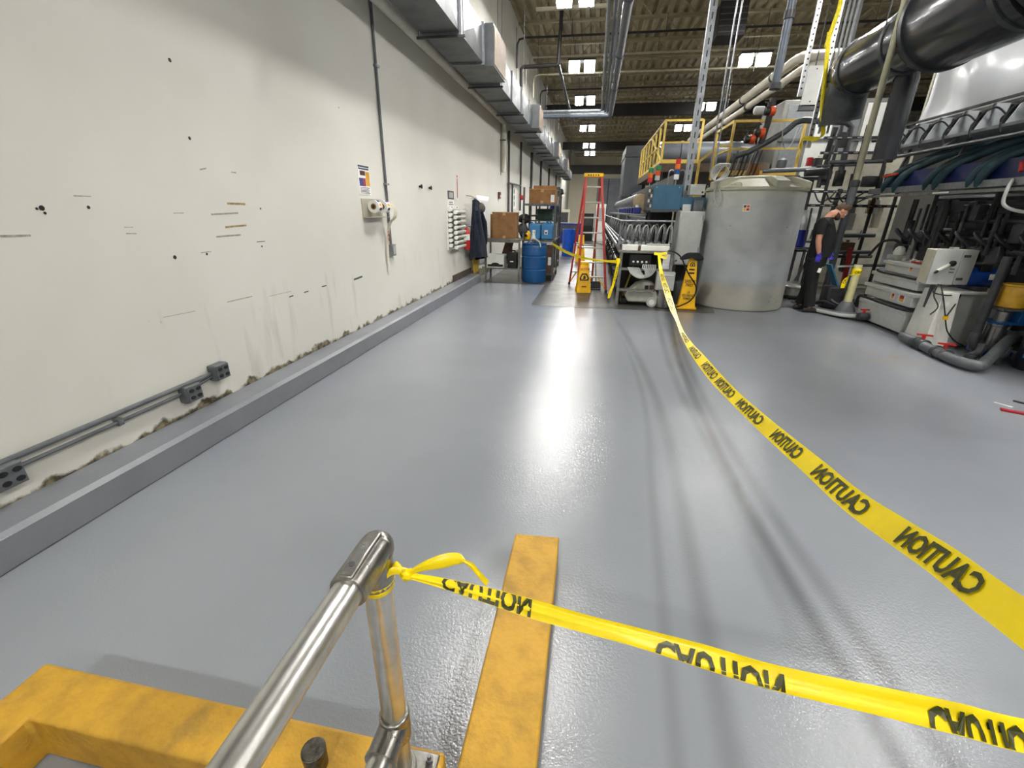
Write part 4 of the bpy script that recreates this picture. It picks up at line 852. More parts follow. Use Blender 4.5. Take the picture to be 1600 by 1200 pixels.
# ---------------- plastic tank
def tank_mat():
    m = bpy.data.materials.new('weathered_poly_tank'); m.use_nodes = True; nt = m.node_tree; N = nt.nodes; L = nt.links; b = N['Principled BSDF']
    g = N.new('ShaderNodeNewGeometry'); sx = N.new('ShaderNodeSeparateXYZ'); L.new(g.outputs['Position'],sx.inputs[0])
    def noise(s_,d_=5,scl=None):
        n_ = N.new('ShaderNodeTexNoise'); n_.inputs['Scale'].default_value = s_; n_.inputs['Detail'].default_value = d_
        if scl:
            mp = N.new('ShaderNodeMapping'); mp.inputs['Scale'].default_value = scl; L.new(g.outputs['Position'],mp.inputs[0]); L.new(mp.outputs[0],n_.inputs['Vector'])
        else: L.new(g.outputs['Position'],n_.inputs['Vector'])
        return n_.outputs['Fac']
    zz = math_n(nt,'ADD',sx.outputs[2],math_n(nt,'MULTIPLY',math_n(nt,'SUBTRACT',noise(3),.5),.06))
    r = N.new('ShaderNodeValToRGB'); cr_ = r.color_ramp; L.new(math_n(nt,'DIVIDE',zz,2.4),r.inputs[0])
    stops = [(0,(172,170,158)),(.17,(176,174,164)),(.20,(164,169,172)),(.33,(168,173,176)),(.40,(176,179,179)),(.60,(178,181,181)),(.78,(180,182,178)),(.83,(184,184,168)),(1,(186,186,170))]
    cr_.elements[0].position = 0; cr_.elements[0].color = (*lin(stops[0][1]),1); cr_.elements[1].position = 1; cr_.elements[1].color = (*lin(stops[-1][1]),1)
    for p,c in stops[1:-1]: e_ = cr_.elements.new(p); e_.color = (*lin(c),1)
    c = mixc(nt,math_n(nt,'MULTIPLY',ramp_out(nt,noise(2.5,7,(1,1,1.6)),.46,.7),.34),r.outputs[0],lin((120,124,124)))
    spots = math_n(nt,'MULTIPLY',ramp_out(nt,noise(18,5),.63,.69),ramp_out(nt,noise(1.7,2),.54,.64))
    c = mixc(nt,math_n(nt,'MULTIPLY',spots,.5),c,lin((58,62,64)))
    L.new(c,b.inputs['Base Color']); b.inputs['Roughness'].default_value = .5; b.inputs['Subsurface Weight'].default_value = .1; b.inputs['Subsurface Scale'].default_value = .03
    return m
tk = thing('plastic_tank','large weathered white plastic tank with a domed top','tank',(2.78,9.12,0))
TANK = tank_mat(); TC = V(2.78,9.12,0)
MB().lathe([(.76,.002),(.79,.01),(.80,.04),(.80,.5),(.803,.55),(.80,.6),(.80,1.2),(.803,1.25),(.80,1.3),(.80,1.93),(.79,1.98),(.74,2.02)],TC,72).build('shell',TANK,tk)
MB().lathe([(.80,1.97),(.82,1.99),(.82,2.03),(.76,2.05),(.60,2.12),(.45,2.17),(.42,2.175),(.42,2.20),(.38,2.22),(.02,2.24)],TC,72).build('dome',mat('tank_dome',(186,186,164),.5,0,.1,3),tk)
for a in (100,20,-60,-140,-220):
    a_ = rad(a-180); q = MB(); q.T = Matrix.Translation(TC) @ Matrix.Rotation(a_,4,'Z'); q.prism([(.40,2.19),(.80,2.01),(.835,2.01),(.835,2.12),(.6,2.2)],1,-.11,.11).build('lifting_lug',MATS['tank_dome'],tk,bevel=.01)
q = MB(); a_ = rad(-113); q.T = Matrix.Translation(TC) @ Matrix.Rotation(a_,4,'Z'); q.box((.802,-.055,1.65),(.808,.055,1.76)).build('hazard_label',PAPER,tk)
for i,(dy,dz,m_) in enumerate(((-.025,.025,BROWN),(.025,.025,ORANGE),(-.025,-.022,YPLA),(.025,-.022,RED))): q = MB(); q.T = Matrix.Translation(TC) @ Matrix.Rotation(a_,4,'Z'); q.box((.808,dy-.02,1.705+dz-.018),(.810,dy+.02,1.705+dz+.018)).build('label_print',m_,tk)
o = thing('tubing_coil','coil of pale tubing lying on the left shoulder of the tank','tubing coil',(2.18,8.8,2.1))
for k in range(6): MB().tube([V(2.02+.14*math.cos(a)*(1-.05*k)+.01*k,8.66+.04*math.sin(2*a+k)+.012*k,2.26+.13*math.sin(a+.2*k)) for a in [2*math.pi*q_/18 for q_ in range(18)]],.009,6,closed=True).build('loop',TUBING,o)
MB().tube(smoothpts([(2.04,8.72,2.14),(2.0,8.74,1.98),(2.03,8.70,1.80),(2.08,8.62,1.72),(2.10,8.6,1.88),(2.05,8.66,2.0)],5),.010,6).build('loose_end',TUBING,o)
for k in range(3): MB().tube(smoothpts([(2.12,8.6,2.03),(2.2,8.5+.01*k,2.04+.015*k),(2.32,8.45,2.05+.02*k),(2.36,8.5,2.05)],4),.009,6).build('loose_loop',CREAM,o)
# junction box on the tall strut
ss = thing('strut_post','tall perforated steel strut post rising past the teal cabinet','post',(1.63,9.28,0))
MB().prism([(1.575,9.23),(1.685,9.23),(1.685,9.33),(1.66,9.33),(1.66,9.255),(1.60,9.255),(1.60,9.33),(1.575,9.33)],2,.003,CEIL-.62).build('channel',GALV,ss)
for k in range(26): MB().box((1.62,9.227,2.0+.17*k),(1.64,9.2305,2.09+.17*k)).build('slot',BLACK,ss)
jb = thing('junction_box','grey junction box on the strut post above the cabinet','box',(1.77,9.05,1.91)); MB().box((1.645,8.98,1.915),(1.90,9.22,2.09)).build('body',LGREY,jb,bevel=.006); MB().cyl((1.86,8.975,1.96),(1.86,8.98,1.96),.018,10).build('lock',BLACK,jb)
# ---------------- platform with yellow railing
RAILY = mat('rail_yellow',(214,184,84),.5,0,.1,6); DECKB = mat('deck_brown',(86,72,58),.6,.2,.2,8)
def railing(label, pts, z0, h_, step=.95, mid=True):
    t = thing('guard_rail',label,'railing',(pts[0][0],pts[0][1],z0))
    for (xa,ya),(xb,yb) in zip(pts[:-1],pts[1:]):
        a_ = V(xa,ya,z0); b_ = V(xb,yb,z0); L_ = (b_-a_).length; n_ = max(1,round(L_/step))
        MB().bar(a_+V(0,0,h_),b_+V(0,0,h_),.05,.05).build('top_rail',RAILY,t)
        if mid: MB().bar(a_+V(0,0,h_*.5),b_+V(0,0,h_*.5),.04,.04).build('mid_rail',RAILY,t)
        MB().bar(a_+V(0,0,.05),b_+V(0,0,.05),.02,.1).build('toe_board',RAILY,t)
        for i in range(0 if (xa,ya) == pts[0] else 1, n_+1): p_ = a_.lerp(b_,i/n_); MB().bar(p_,p_+V(0,0,h_),.05,.05).build('post',RAILY,t)
    return t
pf = thing('work_platform','raised brown platform carrying the yellow railing behind the signal towers','platform',(3,16,0))
MB().box((1.58,13.4,2.62),(4.3,20,2.82)).build('deck',DECKB,pf)
for x in (1.8,4.1):
    for y in (13.8,19.5): MB().box((x-.06,y-.06,.003),(x+.06,y+.06,2.62)).build('column',DGREY,pf)
rl_ = railing('yellow guard railing along the raised platform behind the signal towers',[(2.55,13.5),(1.63,13.5),(1.63,19.9)],2.82,1.0)
MB().bar((1.63,13.5,2.85),(1.63,16.5,3.8),.04,.04).build('brace',RAILY,rl_)
pf2 = thing('work_platform','small raised platform above the big tank','platform',(3.3,11.5,0))
MB().box((2.75,11.35,2.28),(4.3,13.0,2.40)).build('deck',DECKB,pf2)
for x in (2.85,4.2):
    for y in (11.45,12.9): MB().box((x-.05,y-.05,.003),(x+.05,y+.05,2.28)).build('column',DGREY,pf2)
railing('yellow guard railing on the small platform above the tank',[(2.80,12.9),(2.80,11.45),(4.2,11.45)],2.40,1.05,1.4)
ld2 = thing('access_stair','yellow stair rail leading up beside the strut post','stair',(2.3,11.5,1.9))
MB().bar((2.2,11.45,1.9),(2.2,11.45,2.70),.05,.05).build('post',RAILY,ld2); MB().bar((2.2,11.45,2.68),(2.55,11.45,2.98),.045,.045).build('slope_rail',RAILY,ld2); MB().bar((2.55,11.45,2.98),(2.8,11.45,2.98),.045,.045).build('top_rail',RAILY,ld2); MB().bar((2.5,11.45,2.96),(2.5,11.45,2.3),.04,.04).build('post',RAILY,ld2)
MB().bar((2.2,11.45,1.92),(2.78,11.45,2.3),.05,.04).build('stringer',RAILY,ld2); MB().box((2.15,11.4,.003),(2.25,11.5,1.92)).build('column',DGREY,ld2)
# big grey horizontal duct and dark vertical duct behind
GD = mat('grey_frp',(104,110,118),.35,0,.12,3)
gd = thing('process_duct','large smooth grey duct lying across under the yellow railing','duct',(2.8,14.9,2.82)); gz = PY(1095,240,14.8).z
MB().cyl((1.75,14.8,gz),(4.2,14.8,gz),.30,28).build('tube',GD,gd)
for x in (2.3,3.6): MB().lathe([(.30,-.03),(.33,-.03),(.33,.03),(.30,.03)],(x,14.8,gz),28,Matrix.Rotation(rad(90),3,'Y'),caps=False).build('band',GD,gd)
for x in (2.3,3.6): MB().box((x-.04,14.6,2.822),(x+.04,15.0,gz-.2)).build('saddle',DGREY,gd)
vd = thing('fume_duct','dark tall fume duct rising at the far end of the line','duct',(1.5,21,1.5))
MB().prism([(1.05,20.5),(1.9,20.5),(1.9,23),(1.05,23)],2,.003,4.1).build('riser',mat('dark_slate',(58,62,68),.5,0,.1,3),vd,bevel=.02)
for z in (2.2,3.7): MB().box((1.02,20.47,z),(1.93,23.03,z+.08)).build('band',DGREY,vd)
# ================================================================ PERSON
SKIN = mat('skin',(196,142,116),.5,0,.08,14,sss=.15); SHIRT = mat('black_tshirt',(14,14,16),.9,0,.2,10,.15,60); TROU = mat('black_trousers',(12,12,13),.9,0,.2,8,.2,40)
GLOVE = mat('purple_glove',(70,58,190),.4,0,.12,10); HAIR = mat('brown_hair',(84,62,42),.7,0,.3,50,.5,90); BEARD = mat('brown_beard',(74,50,36),.8,0,.25,60)
def MP(cx_,cy_,Y): return PY(1220+cx_/6,300+cy_/6,Y)
def loft(mb, rings, n=20):
    """rings: (centre, axis_a*half, axis_b*half)"""
    vs = []; m = len(rings)
    for c,a_,b_ in rings:
        for i in range(n):
            t = 2*math.pi*i/n; vs.append(c+a_*math.cos(t)+b_*math.sin(t))
    fs = [(k*n+i,k*n+(i+1)%n,(k+1)*n+(i+1)%n,(k+1)*n+i) for k in range(m-1) for i in range(n)]
    fs += [tuple(range(n-1,-1,-1)),tuple(range((m-1)*n,m*n))]; mb.add(vs,fs); return mb
def remesh(o, vox, it=3):
    md = o.modifiers.new('rm','REMESH'); md.mode = 'VOXEL'; md.voxel_size = vox; md.use_smooth_shade = True
    if it: sm = o.modifiers.new('sm','SMOOTH'); sm.factor = .5; sm.iterations = it
    return o
mn = thing('person','person in black t-shirt, black trousers and purple gloves looking down beside the tank','person',(3.98,8.62,0))
yR, yL = 8.47, 8.79; yM = 8.63; LAT = V(0,1,0); FW = V(1,0,0)
J = dict(pelvis=MP(330,600,yM),waist=MP(365,500,yM),chest=MP(405,350,yM),neckb=MP(448,238,yM),neck=MP(485,205,yM),
 shR=MP(392,292,yR-.03),elR=MP(352,465,yR-.07),wrR=MP(358,585,yR-.05),shL=MP(420,292,yL+.03),elL=MP(400,460,yL+.07),wrL=MP(440,560,yL+.05),
 hipR=MP(318,640,yR+.06),knR=MP(290,850,yR+.07),anR=MP(268,1062,yR+.04),hipL=MP(322,640,yL-.06),knL=MP(262,845,yL-.04),anL=MP(178,1052,yL-.03))
J['anR'].z = .08; J['anL'].z = .08
hu = V(.70,0,.71).normalized(); hf = V(.71,0,-.70).normalized(); HC = MP(566,178,yM)
b = MB()
loft(b,[(J['pelvis'],FW*.12,LAT*.16),(J['waist'],FW*.13,LAT*.155),(J['chest'],FW*.12,LAT*.165),(J['neckb']-V(.02,0,.03),FW*.07,LAT*.10),(J['neckb'],FW*.06,LAT*.065)])
b.tube([J['neckb']-V(.03,0,.06),J['neck'],HC-hu*.05-hf*.02],[.066,.060,.058],14)
for s in 'RL':
    b.tube([J['chest']+V(0,0,.06),J['sh'+s],J['sh'+s].lerp(J['el'+s],.5),J['el'+s],J['el'+s].lerp(J['wr'+s],.35),J['wr'+s]],[.07,.062,.053,.043,.042,.029],14)
    b.tube([J['pelvis'],J['hip'+s],J['kn'+s],J['kn'+s].lerp(J['an'+s],.3),J['an'+s]],[.10,.09,.062,.06,.04],14)
# head: skull, jaw, brow, nose, lips, ears
loft(b,[(HC-hu*.125+hf*.045,hf*.022,LAT*.022),(HC-hu*.11+hf*.035,hf*.05,LAT*.045),(HC-hu*.075+hf*.015,hf*.078,LAT*.060),(HC-hu*.03,hf*.092,LAT*.070),(HC+hu*.02-hf*.005,hf*.098,LAT*.075),(HC+hu*.065-hf*.01,hf*.092,LAT*.072),(HC+hu*.10-hf*.012,hf*.068,LAT*.055),(HC+hu*.118-hf*.012,hf*.02,LAT*.02)],18)
b.tube([HC+hf*.086+hu*.022,HC+hf*.100-hu*.005,HC+hf*.116-hu*.030,HC+hf*.095-hu*.042],[.010,.012,.015,.010],8)
b.bar(HC+hf*.088+hu*.028-LAT*.045,HC+hf*.088+hu*.028+LAT*.045,.018,.014,up=hu)
b.tube([HC+hf*.083-hu*.066-LAT*.022,HC+hf*.090-hu*.066,HC+hf*.083-hu*.066+LAT*.022],.008,6)
for s in (-1,1): b.sph(HC+LAT*(.076*s)-hf*.012-hu*.008,.03,10,(.75,.35,1))
body = remesh(b.build('body',SKIN,mn),.007,2)
for s in (-1,1): MB().sph(HC+hf*.088+hu*.004+LAT*(.03*s),.011,8).build('eye',WHITE,mn)
h_ = MB(); loft(h_,[(HC-hu*.03-hf*.05,hf*.05,LAT*.066),(HC+hu*.02-hf*.022,hf*.088,LAT*.080),(HC+hu*.065-hf*.012,hf*.096,LAT*.078),(HC+hu*.105-hf*.01,hf*.075,LAT*.060),(HC+hu*.128-hf*.0,hf*.03,LAT*.03)],18)
h_.sph(HC+hu*.125+hf*.035,.045,10,(1,1,.8)); h_.sph(HC+hu*.11+hf*.06,.04,10,(1,1,.8)); remesh(h_.build('hair',HAIR,mn),.007,1)
bd = MB(); loft(bd,[(HC-hu*.138+hf*.05,hf*.02,LAT*.02),(HC-hu*.118+hf*.037,hf*.056,LAT*.050),(HC-hu*.085+hf*.018,hf*.080,LAT*.0645),(HC-hu*.055+hf*.0,hf*.072,LAT*.069)],16); remesh(bd.build('beard',BEARD,mn),.007,1)
# t-shirt
s_ = MB(); bel = V(.045,0,0)
loft(s_,[(MP(352,610,yM),FW*.165,LAT*.185),(MP(385,520,yM),FW*.185,LAT*.19),(MP(405,440,yM),FW*.18,LAT*.19),(MP(408,360,yM),FW*.16,LAT*.19),(MP(412,300,yM),FW*.135,LAT*.19),(MP(425,255,yM),FW*.10,LAT*.14),(MP(446,236,yM),FW*.072,LAT*.085)],24)
for s in 'RL': s_.tube([J['chest']+V(.01,0,.08),J['sh'+s],J['sh'+s].lerp(J['el'+s],.35),J['sh'+s].lerp(J['el'+s],.62)],[.085,.085,.078,.074],16)
remesh(s_.build('tshirt',SHIRT,mn),.009,3)
# trousers
t_ = MB(); loft(t_,[(MP(318,690,yM),FW*.15,LAT*.175),(MP(335,610,yM),FW*.16,LAT*.18),(MP(352,560,yM),FW*.15,LAT*.175)],24)
for s in 'RL': t_.tube([J['hip'+s]+V(0,0,.04),J['hip'+s].lerp(J['kn'+s],.35),J['kn'+s],J['kn'+s].lerp(J['an'+s],.5),J['an'+s]+V(.0,0,.03)],[.115,.108,.090,.085,.088],16)
remesh(t_.build('trousers',TROU,mn),.009,3)
for s in 'RL':
    sh_ = MB(); a_ = J['an'+s]; rings = []
    for u_,hw,hh_ in ((-.09,.03,.035),(-.06,.042,.05),(0,.045,.055),(.08,.047,.042),(.15,.048,.032),(.20,.036,.022),(.215,.015,.01)): rings.append((V(a_.x+u_,a_.y,.004+hh_),V(0,0,hh_),LAT*hw))
    loft(sh_,rings,14).build('shoe',BLACK,mn)
# gloved hands, fingers relaxed and curled
def hand(wr, d, side):
    m = MB(); d = d.normalized(); lat = V(1,0,0)-d*d.x; lat.normalize(); nrm = d.cross(lat)*side
    m.tube([wr-d*.03,wr,wr+d*.02],[.036,.034,.034],10)
    loft(m,[(wr+d*.01,lat*.030,nrm*.020),(wr+d*.05,lat*.042,nrm*.019),(wr+d*.09,lat*.043,nrm*.016)],12)
    for i,L_ in enumerate((.070,.078,.074,.058)):
        o_ = (1.5-i)*.021; p0 = wr+d*.085+lat*o_; p1 = p0+d*L_*.45+nrm*.006; p2 = p1+d*L_*.3+nrm*.018; p3 = p2+d*L_*.12+nrm*.022; m.tube([p0-d*.02,p0,p1,p2,p3],[.0095,.0098,.0092,.0085,.007],8)
    m.tube([wr+d*.025+lat*.03,wr+d*.055+lat*.052+nrm*.008,wr+d*.085+lat*.056+nrm*.018,wr+d*.105+lat*.05+nrm*.024],[.013,.012,.0105,.008],8)
    return m
remesh(hand(J['wrR'],V(.02,.0,-1),-1).build('glove',GLOVE,mn),.004,1); remesh(hand(J['wrL'],V(.5,0,-.86),1).build('glove',GLOVE,mn),.004,1)
MB().cbox(MP(362,735,yR-.06),(.05,.006,.075),Matrix.Rotation(rad(12),3,'Y')).build('badge',PAPER,mn)
# ================================================================ RIGHT-HAND MACHINES
TWH = mat('white_polypropylene',(206,208,205),.45,0,.08,4)
MDK = mat('dark_pipework',(42,44,46),.5,0,.2,8); DKM = mat('machine_dark',(34,36,38),.6,0,.25,6); NAVYP = mat('navy_panel',(24,34,84),.4,0,.15,5); GHOSE = mat('teal_hose',(30,62,72),.5,0,.15,8)
wt = thing('plating_tank','stepped white plastic tank of three flanged tiers on the right','tank',(4.9,7.7,0))
for i,(x0,y0,z0,z1) in enumerate(((4.47,7.06,.03,.35),(4.50,7.09,.40,.60),(4.53,7.12,.63,.79),(4.62,7.2,.80,.97))):
    p_ = MB().box((x0+.03,y0+.03,z0),(5.35,8.32-.05*i,z1)).build('tier',TWH,wt,bevel=.012); MB().box((x0,y0,z1-.055),(5.38,8.35-.05*i,z1-.005)).build('flange',TWH,p_,bevel=.008)
MB().box((4.52,7.1,.003),(5.3,8.25,.03)).build('base',BLACK,wt)
def label(parent,c,w_,h_,ax):
    lo = V(*c); 
    if ax == 0: MB().box((c[0]-.003,c[1]-w_/2,c[2]-h_/2),(c[0],c[1]+w_/2,c[2]+h_/2)).build('hazard_label',PAPER,parent); MB().box((c[0]-.004,c[1]-w_*.35,c[2]-h_*.1),(c[0]-.003,c[1]+w_*.2,c[2]+h_*.3)).build('label_print',RED,parent); MB().box((c[0]-.004,c[1]-w_*.35,c[2]-h_*.4),(c[0]-.003,c[1]+w_*.2,c[2]-h_*.12)).build('label_print',YPLA,parent)
label(wt,(4.53,7.35,.50),.16,.12,0); label(wt,(4.53,7.55,.50),.1,.1,0); label(wt,(4.65,7.55,.90),.09,.09,0)
MB().box((4.647,7.95,.90),(4.65,8.1,.94)).build('yellow_label',YPLA,wt)
for i in range(5): MB().lathe([(.03,0),(.03,.03),(.018,.04)],(4.8+.05*(i%2),7.35+.17*i,.97),10).build('fill_cap',CREAM if i%2 else WHITE,wt)
MB().bar((4.7,7.3,.985),(4.72,7.7,.985),.02,.02).build('red_bar',RED,wt)
o = MB().tube(smoothpts([(4.48,8.28,.18),(4.45,8.25,.36),(4.445,8.0,.385),(4.445,7.6,.375),(4.46,7.06,.375),(4.7,7.05,.375),(5.0,7.06,.38)],5),.022,8).build('black_hose',RUBBER); tag(o,'black hose wrapped around the lower tier of the white tank','hose')
o = MB().tube(smoothpts([(4.62,8.28,.80),(4.515,8.0,.795),(4.515,7.5,.795),(4.53,7.1,.795),(4.9,7.1,.80)],5),.016,8).build('black_hose',RUBBER); tag(o,'thin black hose around the upper tier of the white tank','hose')
# pump head cluster on the tank corner
o = thing('dosing_pump','pale dosing pump on the back corner of the white tank','pump',(4.75,8.15,.97)); MB().box((4.66,8.02,.971),(4.86,8.22,1.05)).build('foot',LGREY,o,bevel=.01); MB().lathe([(.07,0),(.08,.03),(.06,.1),(.03,.13)],(4.76,8.12,1.05),14).build('head',WHITE,o); MB().tube(smoothpts([(4.76,8.12,1.18),(4.70,8.2,1.26),(4.6,8.35,1.22),(4.55,8.5,1.0)],5),.02,8).build('hose',RUBBER,o)
# bollard wrapped in caution tape
bo = thing('bollard','cream pipe post with caution tape on a grey foot beside the white tank','post',(4.36,8.35,0))
MB().cyl((4.36,8.35,.22),(4.36,8.35,.86),.06,18).build('pipe',mat('cream_pvc',(206,200,150),.5,0,.08,6),bo); MB().lathe([(.16,.003),(.16,.08),(.12,.16),(.085,.24),(.07,.25)],(4.36,8.35,0),18).build('foot',PVC,bo)
tp = MB(); tp.lathe([(.062,.70),(.066,.71),(.066,.79),(.062,.80)],(4.36,8.35,0),18,caps=False).build('tape_band',TAPE,bo)
rb = Ribbon([(4.31,8.29,.74),(4.24,8.28,.70),(4.19,8.28,.60),(4.19,8.29,.48)],[V(.3,0,.9)*.07,V(.6,0,.7)*.075,V(.9,0,.2)*.075,V(1,0,0)*.06],6,.003); rb.strip(MB(),3).build('tape_end',TAPE,bo,smooth=70); q = MB(); rb.text(q,.04,.2,.7); put_text(q,'CAU',.06,(4.35,8.282,.745),(1,0,0),(0,0,1),.02,.8); q.build('lettering',TINK,bo,smooth=0)
fv = thing('floor_valve','grey floor pipes with a red-handled valve at the foot of the white tank','valve',(4.35,7.9,0))
for k in range(3): MB().tube(smoothpts([(4.42,7.95+.06*k,.09),(4.2,8.1+.1*k,.06),(3.95,8.6+.16*k,.05),(3.9,9.1+.1*k,.05)],5),.03,8).build('pipe',PVC if k else LGREY,fv)
MB().lathe([(.045,-.08),(.06,-.06),(.06,.06),(.045,.08)],(4.40,7.88,.10),12,Matrix.Rotation(rad(90),3,'Y')).build('valve_body',DGREY,fv); MB().cyl((4.40,7.88,.15),(4.40,7.88,.20),.02,8).bar((4.34,7.88,.21),(4.46,7.88,.21),.03,.02).build('handle',RED,fv)
# control box
cb = thing('control_box','grey control box with black rotary switch above the white hopper','control box',(4.53,6.7,.80))
MB().box((4.29,6.62,.81),(4.77,6.80,1.235)).build('body',CREAM,cb,bevel=.01); d_ = MB().box((4.285,6.60,.80),(4.585,6.62,1.24)).build('door',LGREY,cb,bevel=.006); MB().box((4.59,6.602,.81),(4.74,6.62,1.235)).build('side_panel',LGREY,cb,bevel=.004)
MB().lathe([(.035,0),(.035,.025),(.02,.03)],(4.50,6.60,1.07),14,Matrix.Rotation(rad(90),3,'X')).build('rotary_switch',BLACK,d_); MB().bar((4.36,6.585,.98),(4.46,6.58,1.06),.02,.035,up=(0,1,0)).build('tag',WHITE,d_); MB().bar((4.34,6.585,.95),(4.37,6.585,.985),.02,.03,up=(0,1,0)).build('padlock',BLACK,d_)
for z in (.88,1.16): MB().cbox((4.64,6.598,z),(.07,.012,.03)).build('latch',DGREY,cb)
for z in (.96,1.0): MB().cbox((4.525,6.598,z),(.05,.004,.012)).build('label_strip',BROWN,cb)
MB().box((4.5,6.66,1.235),(4.56,6.74,1.26)).build('hanger',LGREY,cb); MB().box((4.44,6.70,.003),(4.48,6.74,.81)).build('stand',DGREY,cb)
# hopper
hp = thing('white_hopper','white tapered fibreglass hopper with cables hanging in front','hopper',(4.7,6.6,0))
MB().add([(4.40,6.44,.003),(4.66,6.40,.003),(4.62,6.46,.73),(4.46,6.48,.73),(4.40,6.86,.003),(4.66,6.86,.003),(4.62,6.86,.73),(4.46,6.86,.73)],[(0,1,2,3),(4,5,6,7),(0,4,5,1),(3,2,6,7),(0,3,7,4),(1,5,6,2)]).build('front_column',WHITE,hp,bevel=.01)
MB().box((4.60,6.62,.003),(5.45,6.95,.70)).build('body',TWH,hp,bevel=.012); MB().box((4.60,6.52,.70),(5.45,6.95,.735)).build('rim',WHITE,hp,bevel=.006)
MB().cbox((4.50,6.455,.58),(.06,.01,.05)).build('paper_label',PAPER,hp)
cbx = thing('control_cable','black cables gathered by a yellow tag in front of the white hopper','cable',(4.5,6.4,.1))
for P_ in ([(4.42,6.58,.81),(4.36,6.5,.68),(4.40,6.42,.55),(4.33,6.4,.45)],[(4.45,6.58,.81),(4.46,6.45,.62),(4.50,6.38,.42)],[(4.72,6.58,.72),(4.6,6.45,.58),(4.50,6.38,.42)],[(4.50,6.38,.42),(4.56,6.36,.26),(4.68,6.36,.14),(4.8,6.36,.08)],[(4.42,6.58,.80),(4.34,6.5,.72),(4.5,6.46,.69),(4.72,6.58,.73)]): MB().tube(smoothpts(P_,5),.008,6).build('cable',RUBBER,cbx)
MB().cbox((4.50,6.378,.42),(.05,.025,.045)).build('tag',YPLA,cbx)
# floor pipe with red handled valves
fp = thing('drain_line','thick grey floor pipe with two red valve handles','pipe',(4.3,6,0))
MB().tube(smoothpts([(4.33,6.75,.07),(4.31,6.46,.07),(4.27,6.0,.07),(4.25,5.7,.07)],4)+smoothpts([(4.26,5.52,.08),(4.33,5.44,.085),(4.44,5.52,.09)],4)+[V(5.1,6.12,.30)],.058,16).build('pipe',PVC,fp)
for y in (6.36,5.93):
    c_ = V(4.265+(y-6)*.06+.02,y,.07); MB().lathe([(.06,-.11),(.078,-.10),(.078,-.05),(.068,-.04),(.068,.04),(.078,.05),(.078,.10),(.06,.11)],c_,16,Matrix.Rotation(rad(-90),3,'X')).build('valve_body',DPVC,fp); MB().cyl(c_+V(.02,0,.06),c_+V(.02,0,.11),.02,8).bar(c_+V(-.05,.03,.12),c_+V(.10,-.03,.12),.035,.018).build('red_handle',RED,fp)
# vertical pump: steel stages, blue frame, yellow motor
vp = thing('booster_pump','vertical steel pump with blue frame and yellow motor','pump',(4.95,6.1,0))
MB().box((4.76,5.98,.06),(5.06,6.26,.12)).build('base',BLUEP,vp,bevel=.008); MB().lathe([(.085,.12),(.085,.40),(.095,.41),(.095,.44),(.07,.45),(.07,.58)],(4.90,6.12,0),20).build('stages',STEEL,vp)
for a in range(4): x_,y_ = 4.90+.1*math.cos(a*1.57+.78),6.12+.1*math.sin(a*1.57+.78); MB().cyl((x_,y_,.12),(x_,y_,.45),.008,6).build('tie_rod',STEEL,vp)
MB().box((4.79,6.0,.44),(5.05,6.26,.465)).build('flange_plate',BLUEP,vp); MB().box((4.99,6.0,.465),(5.05,6.26,.62)).build('lantern',BLUEP,vp); MB().box((4.79,6.0,.60),(5.05,6.26,.625)).build('flange_plate',GALV,vp)
MB().lathe([(.10,.625),(.125,.64),(.13,.66),(.13,.86),(.12,.88),(.135,.885),(.135,.90),(.06,.91)],(4.93,6.12,0),22).build('motor',mat('ochre_motor',(206,158,40),.45,0,.15,8),vp)
MB().lathe([(.06,-.10),(.10,-.09),(.10,-.06),(.055,-.05),(.055,.05),(.10,.06),(.10,.09),(.06,.10)],(5.1,6.1,.26),16,Matrix.Rotation(rad(90),3,'Y')).build('flange',PVC,vp)
bm = thing('blue_motor','blue electric motor behind the control box','motor',(4.95,6.75,.74)); MB().lathe([(.10,-.17),(.13,-.15),(.13,.13),(.115,.17)],(4.92,6.75,.90),20,Matrix.Rotation(rad(90),3,'Y')).build('body',mat('deep_blue_enamel',(26,70,150),.35,0,.15,8),bm); MB().box((4.85,6.6,.737),(5.0,6.9,.79)).build('foot',DGREY,bm); MB().box((4.98,6.615,.88),(5.03,6.625,.95)).build('nameplate',WHITE,bm); MB().box((4.86,6.63,.98),(4.98,6.77,1.06)).build('terminal_box',BLACK,bm,bevel=.008)
o = thing('riser_pipe','dark vertical riser pipe in front of the white hopper','pipe',(4.75,6.15,.1)); MB().cyl((4.73,6.15,.20),(4.73,6.15,1.2),.045,14).build('pipe',DPVC,o); MB().lathe([(.058,.18),(.058,.28),(.05,.30)],(4.73,6.15,0),14).build('coupling',DPVC,o); MB().tube(smoothpts([(4.73,6.15,.22),(4.74,6.13,.13),(4.82,6.1,.10)],4),.05,12).build('elbow',DPVC,o)
for i,(x,y,z,r_) in enumerate(((4.62,5.95,.0,.06),(4.72,5.85,.0,.05),(4.85,5.9,.0,.055))):
    o = thing('pipe_fitting',('left','front','right')[i]+' dark pipe fitting on the floor under the yellow motor pump','fitting',(x,y,0)); MB().tube(smoothpts([(x-.05,y-.05,.06),(x,y,.07),(x+.07,y+.02,.10),(x+.1,y+.04,.2)],4),r_*.7,10).build('elbow',PVC if i else DGREY,o); MB().lathe([(r_,0),(r_,.08)],(x-.05,y-.05,.003),12).build('collar',DGREY,o)
o = thing('black_canister','black and blue canister at the right edge of the picture','canister',(5.05,5.72,0)); MB().lathe([(.14,.003),(.15,.02),(.15,.40),(.10,.48),(.05,.5)],(5.05,5.70,0),20).build('body',mat('black_navy',(22,28,40),.45),o); MB().lathe([(.05,.5),(.05,.56),(.02,.57)],(5.05,5.70,0),12).build('cap',RED,o); MB().box((4.89,5.62,.15),(4.90,5.66,.3)).build('blue_stripe',LBLUE,o)
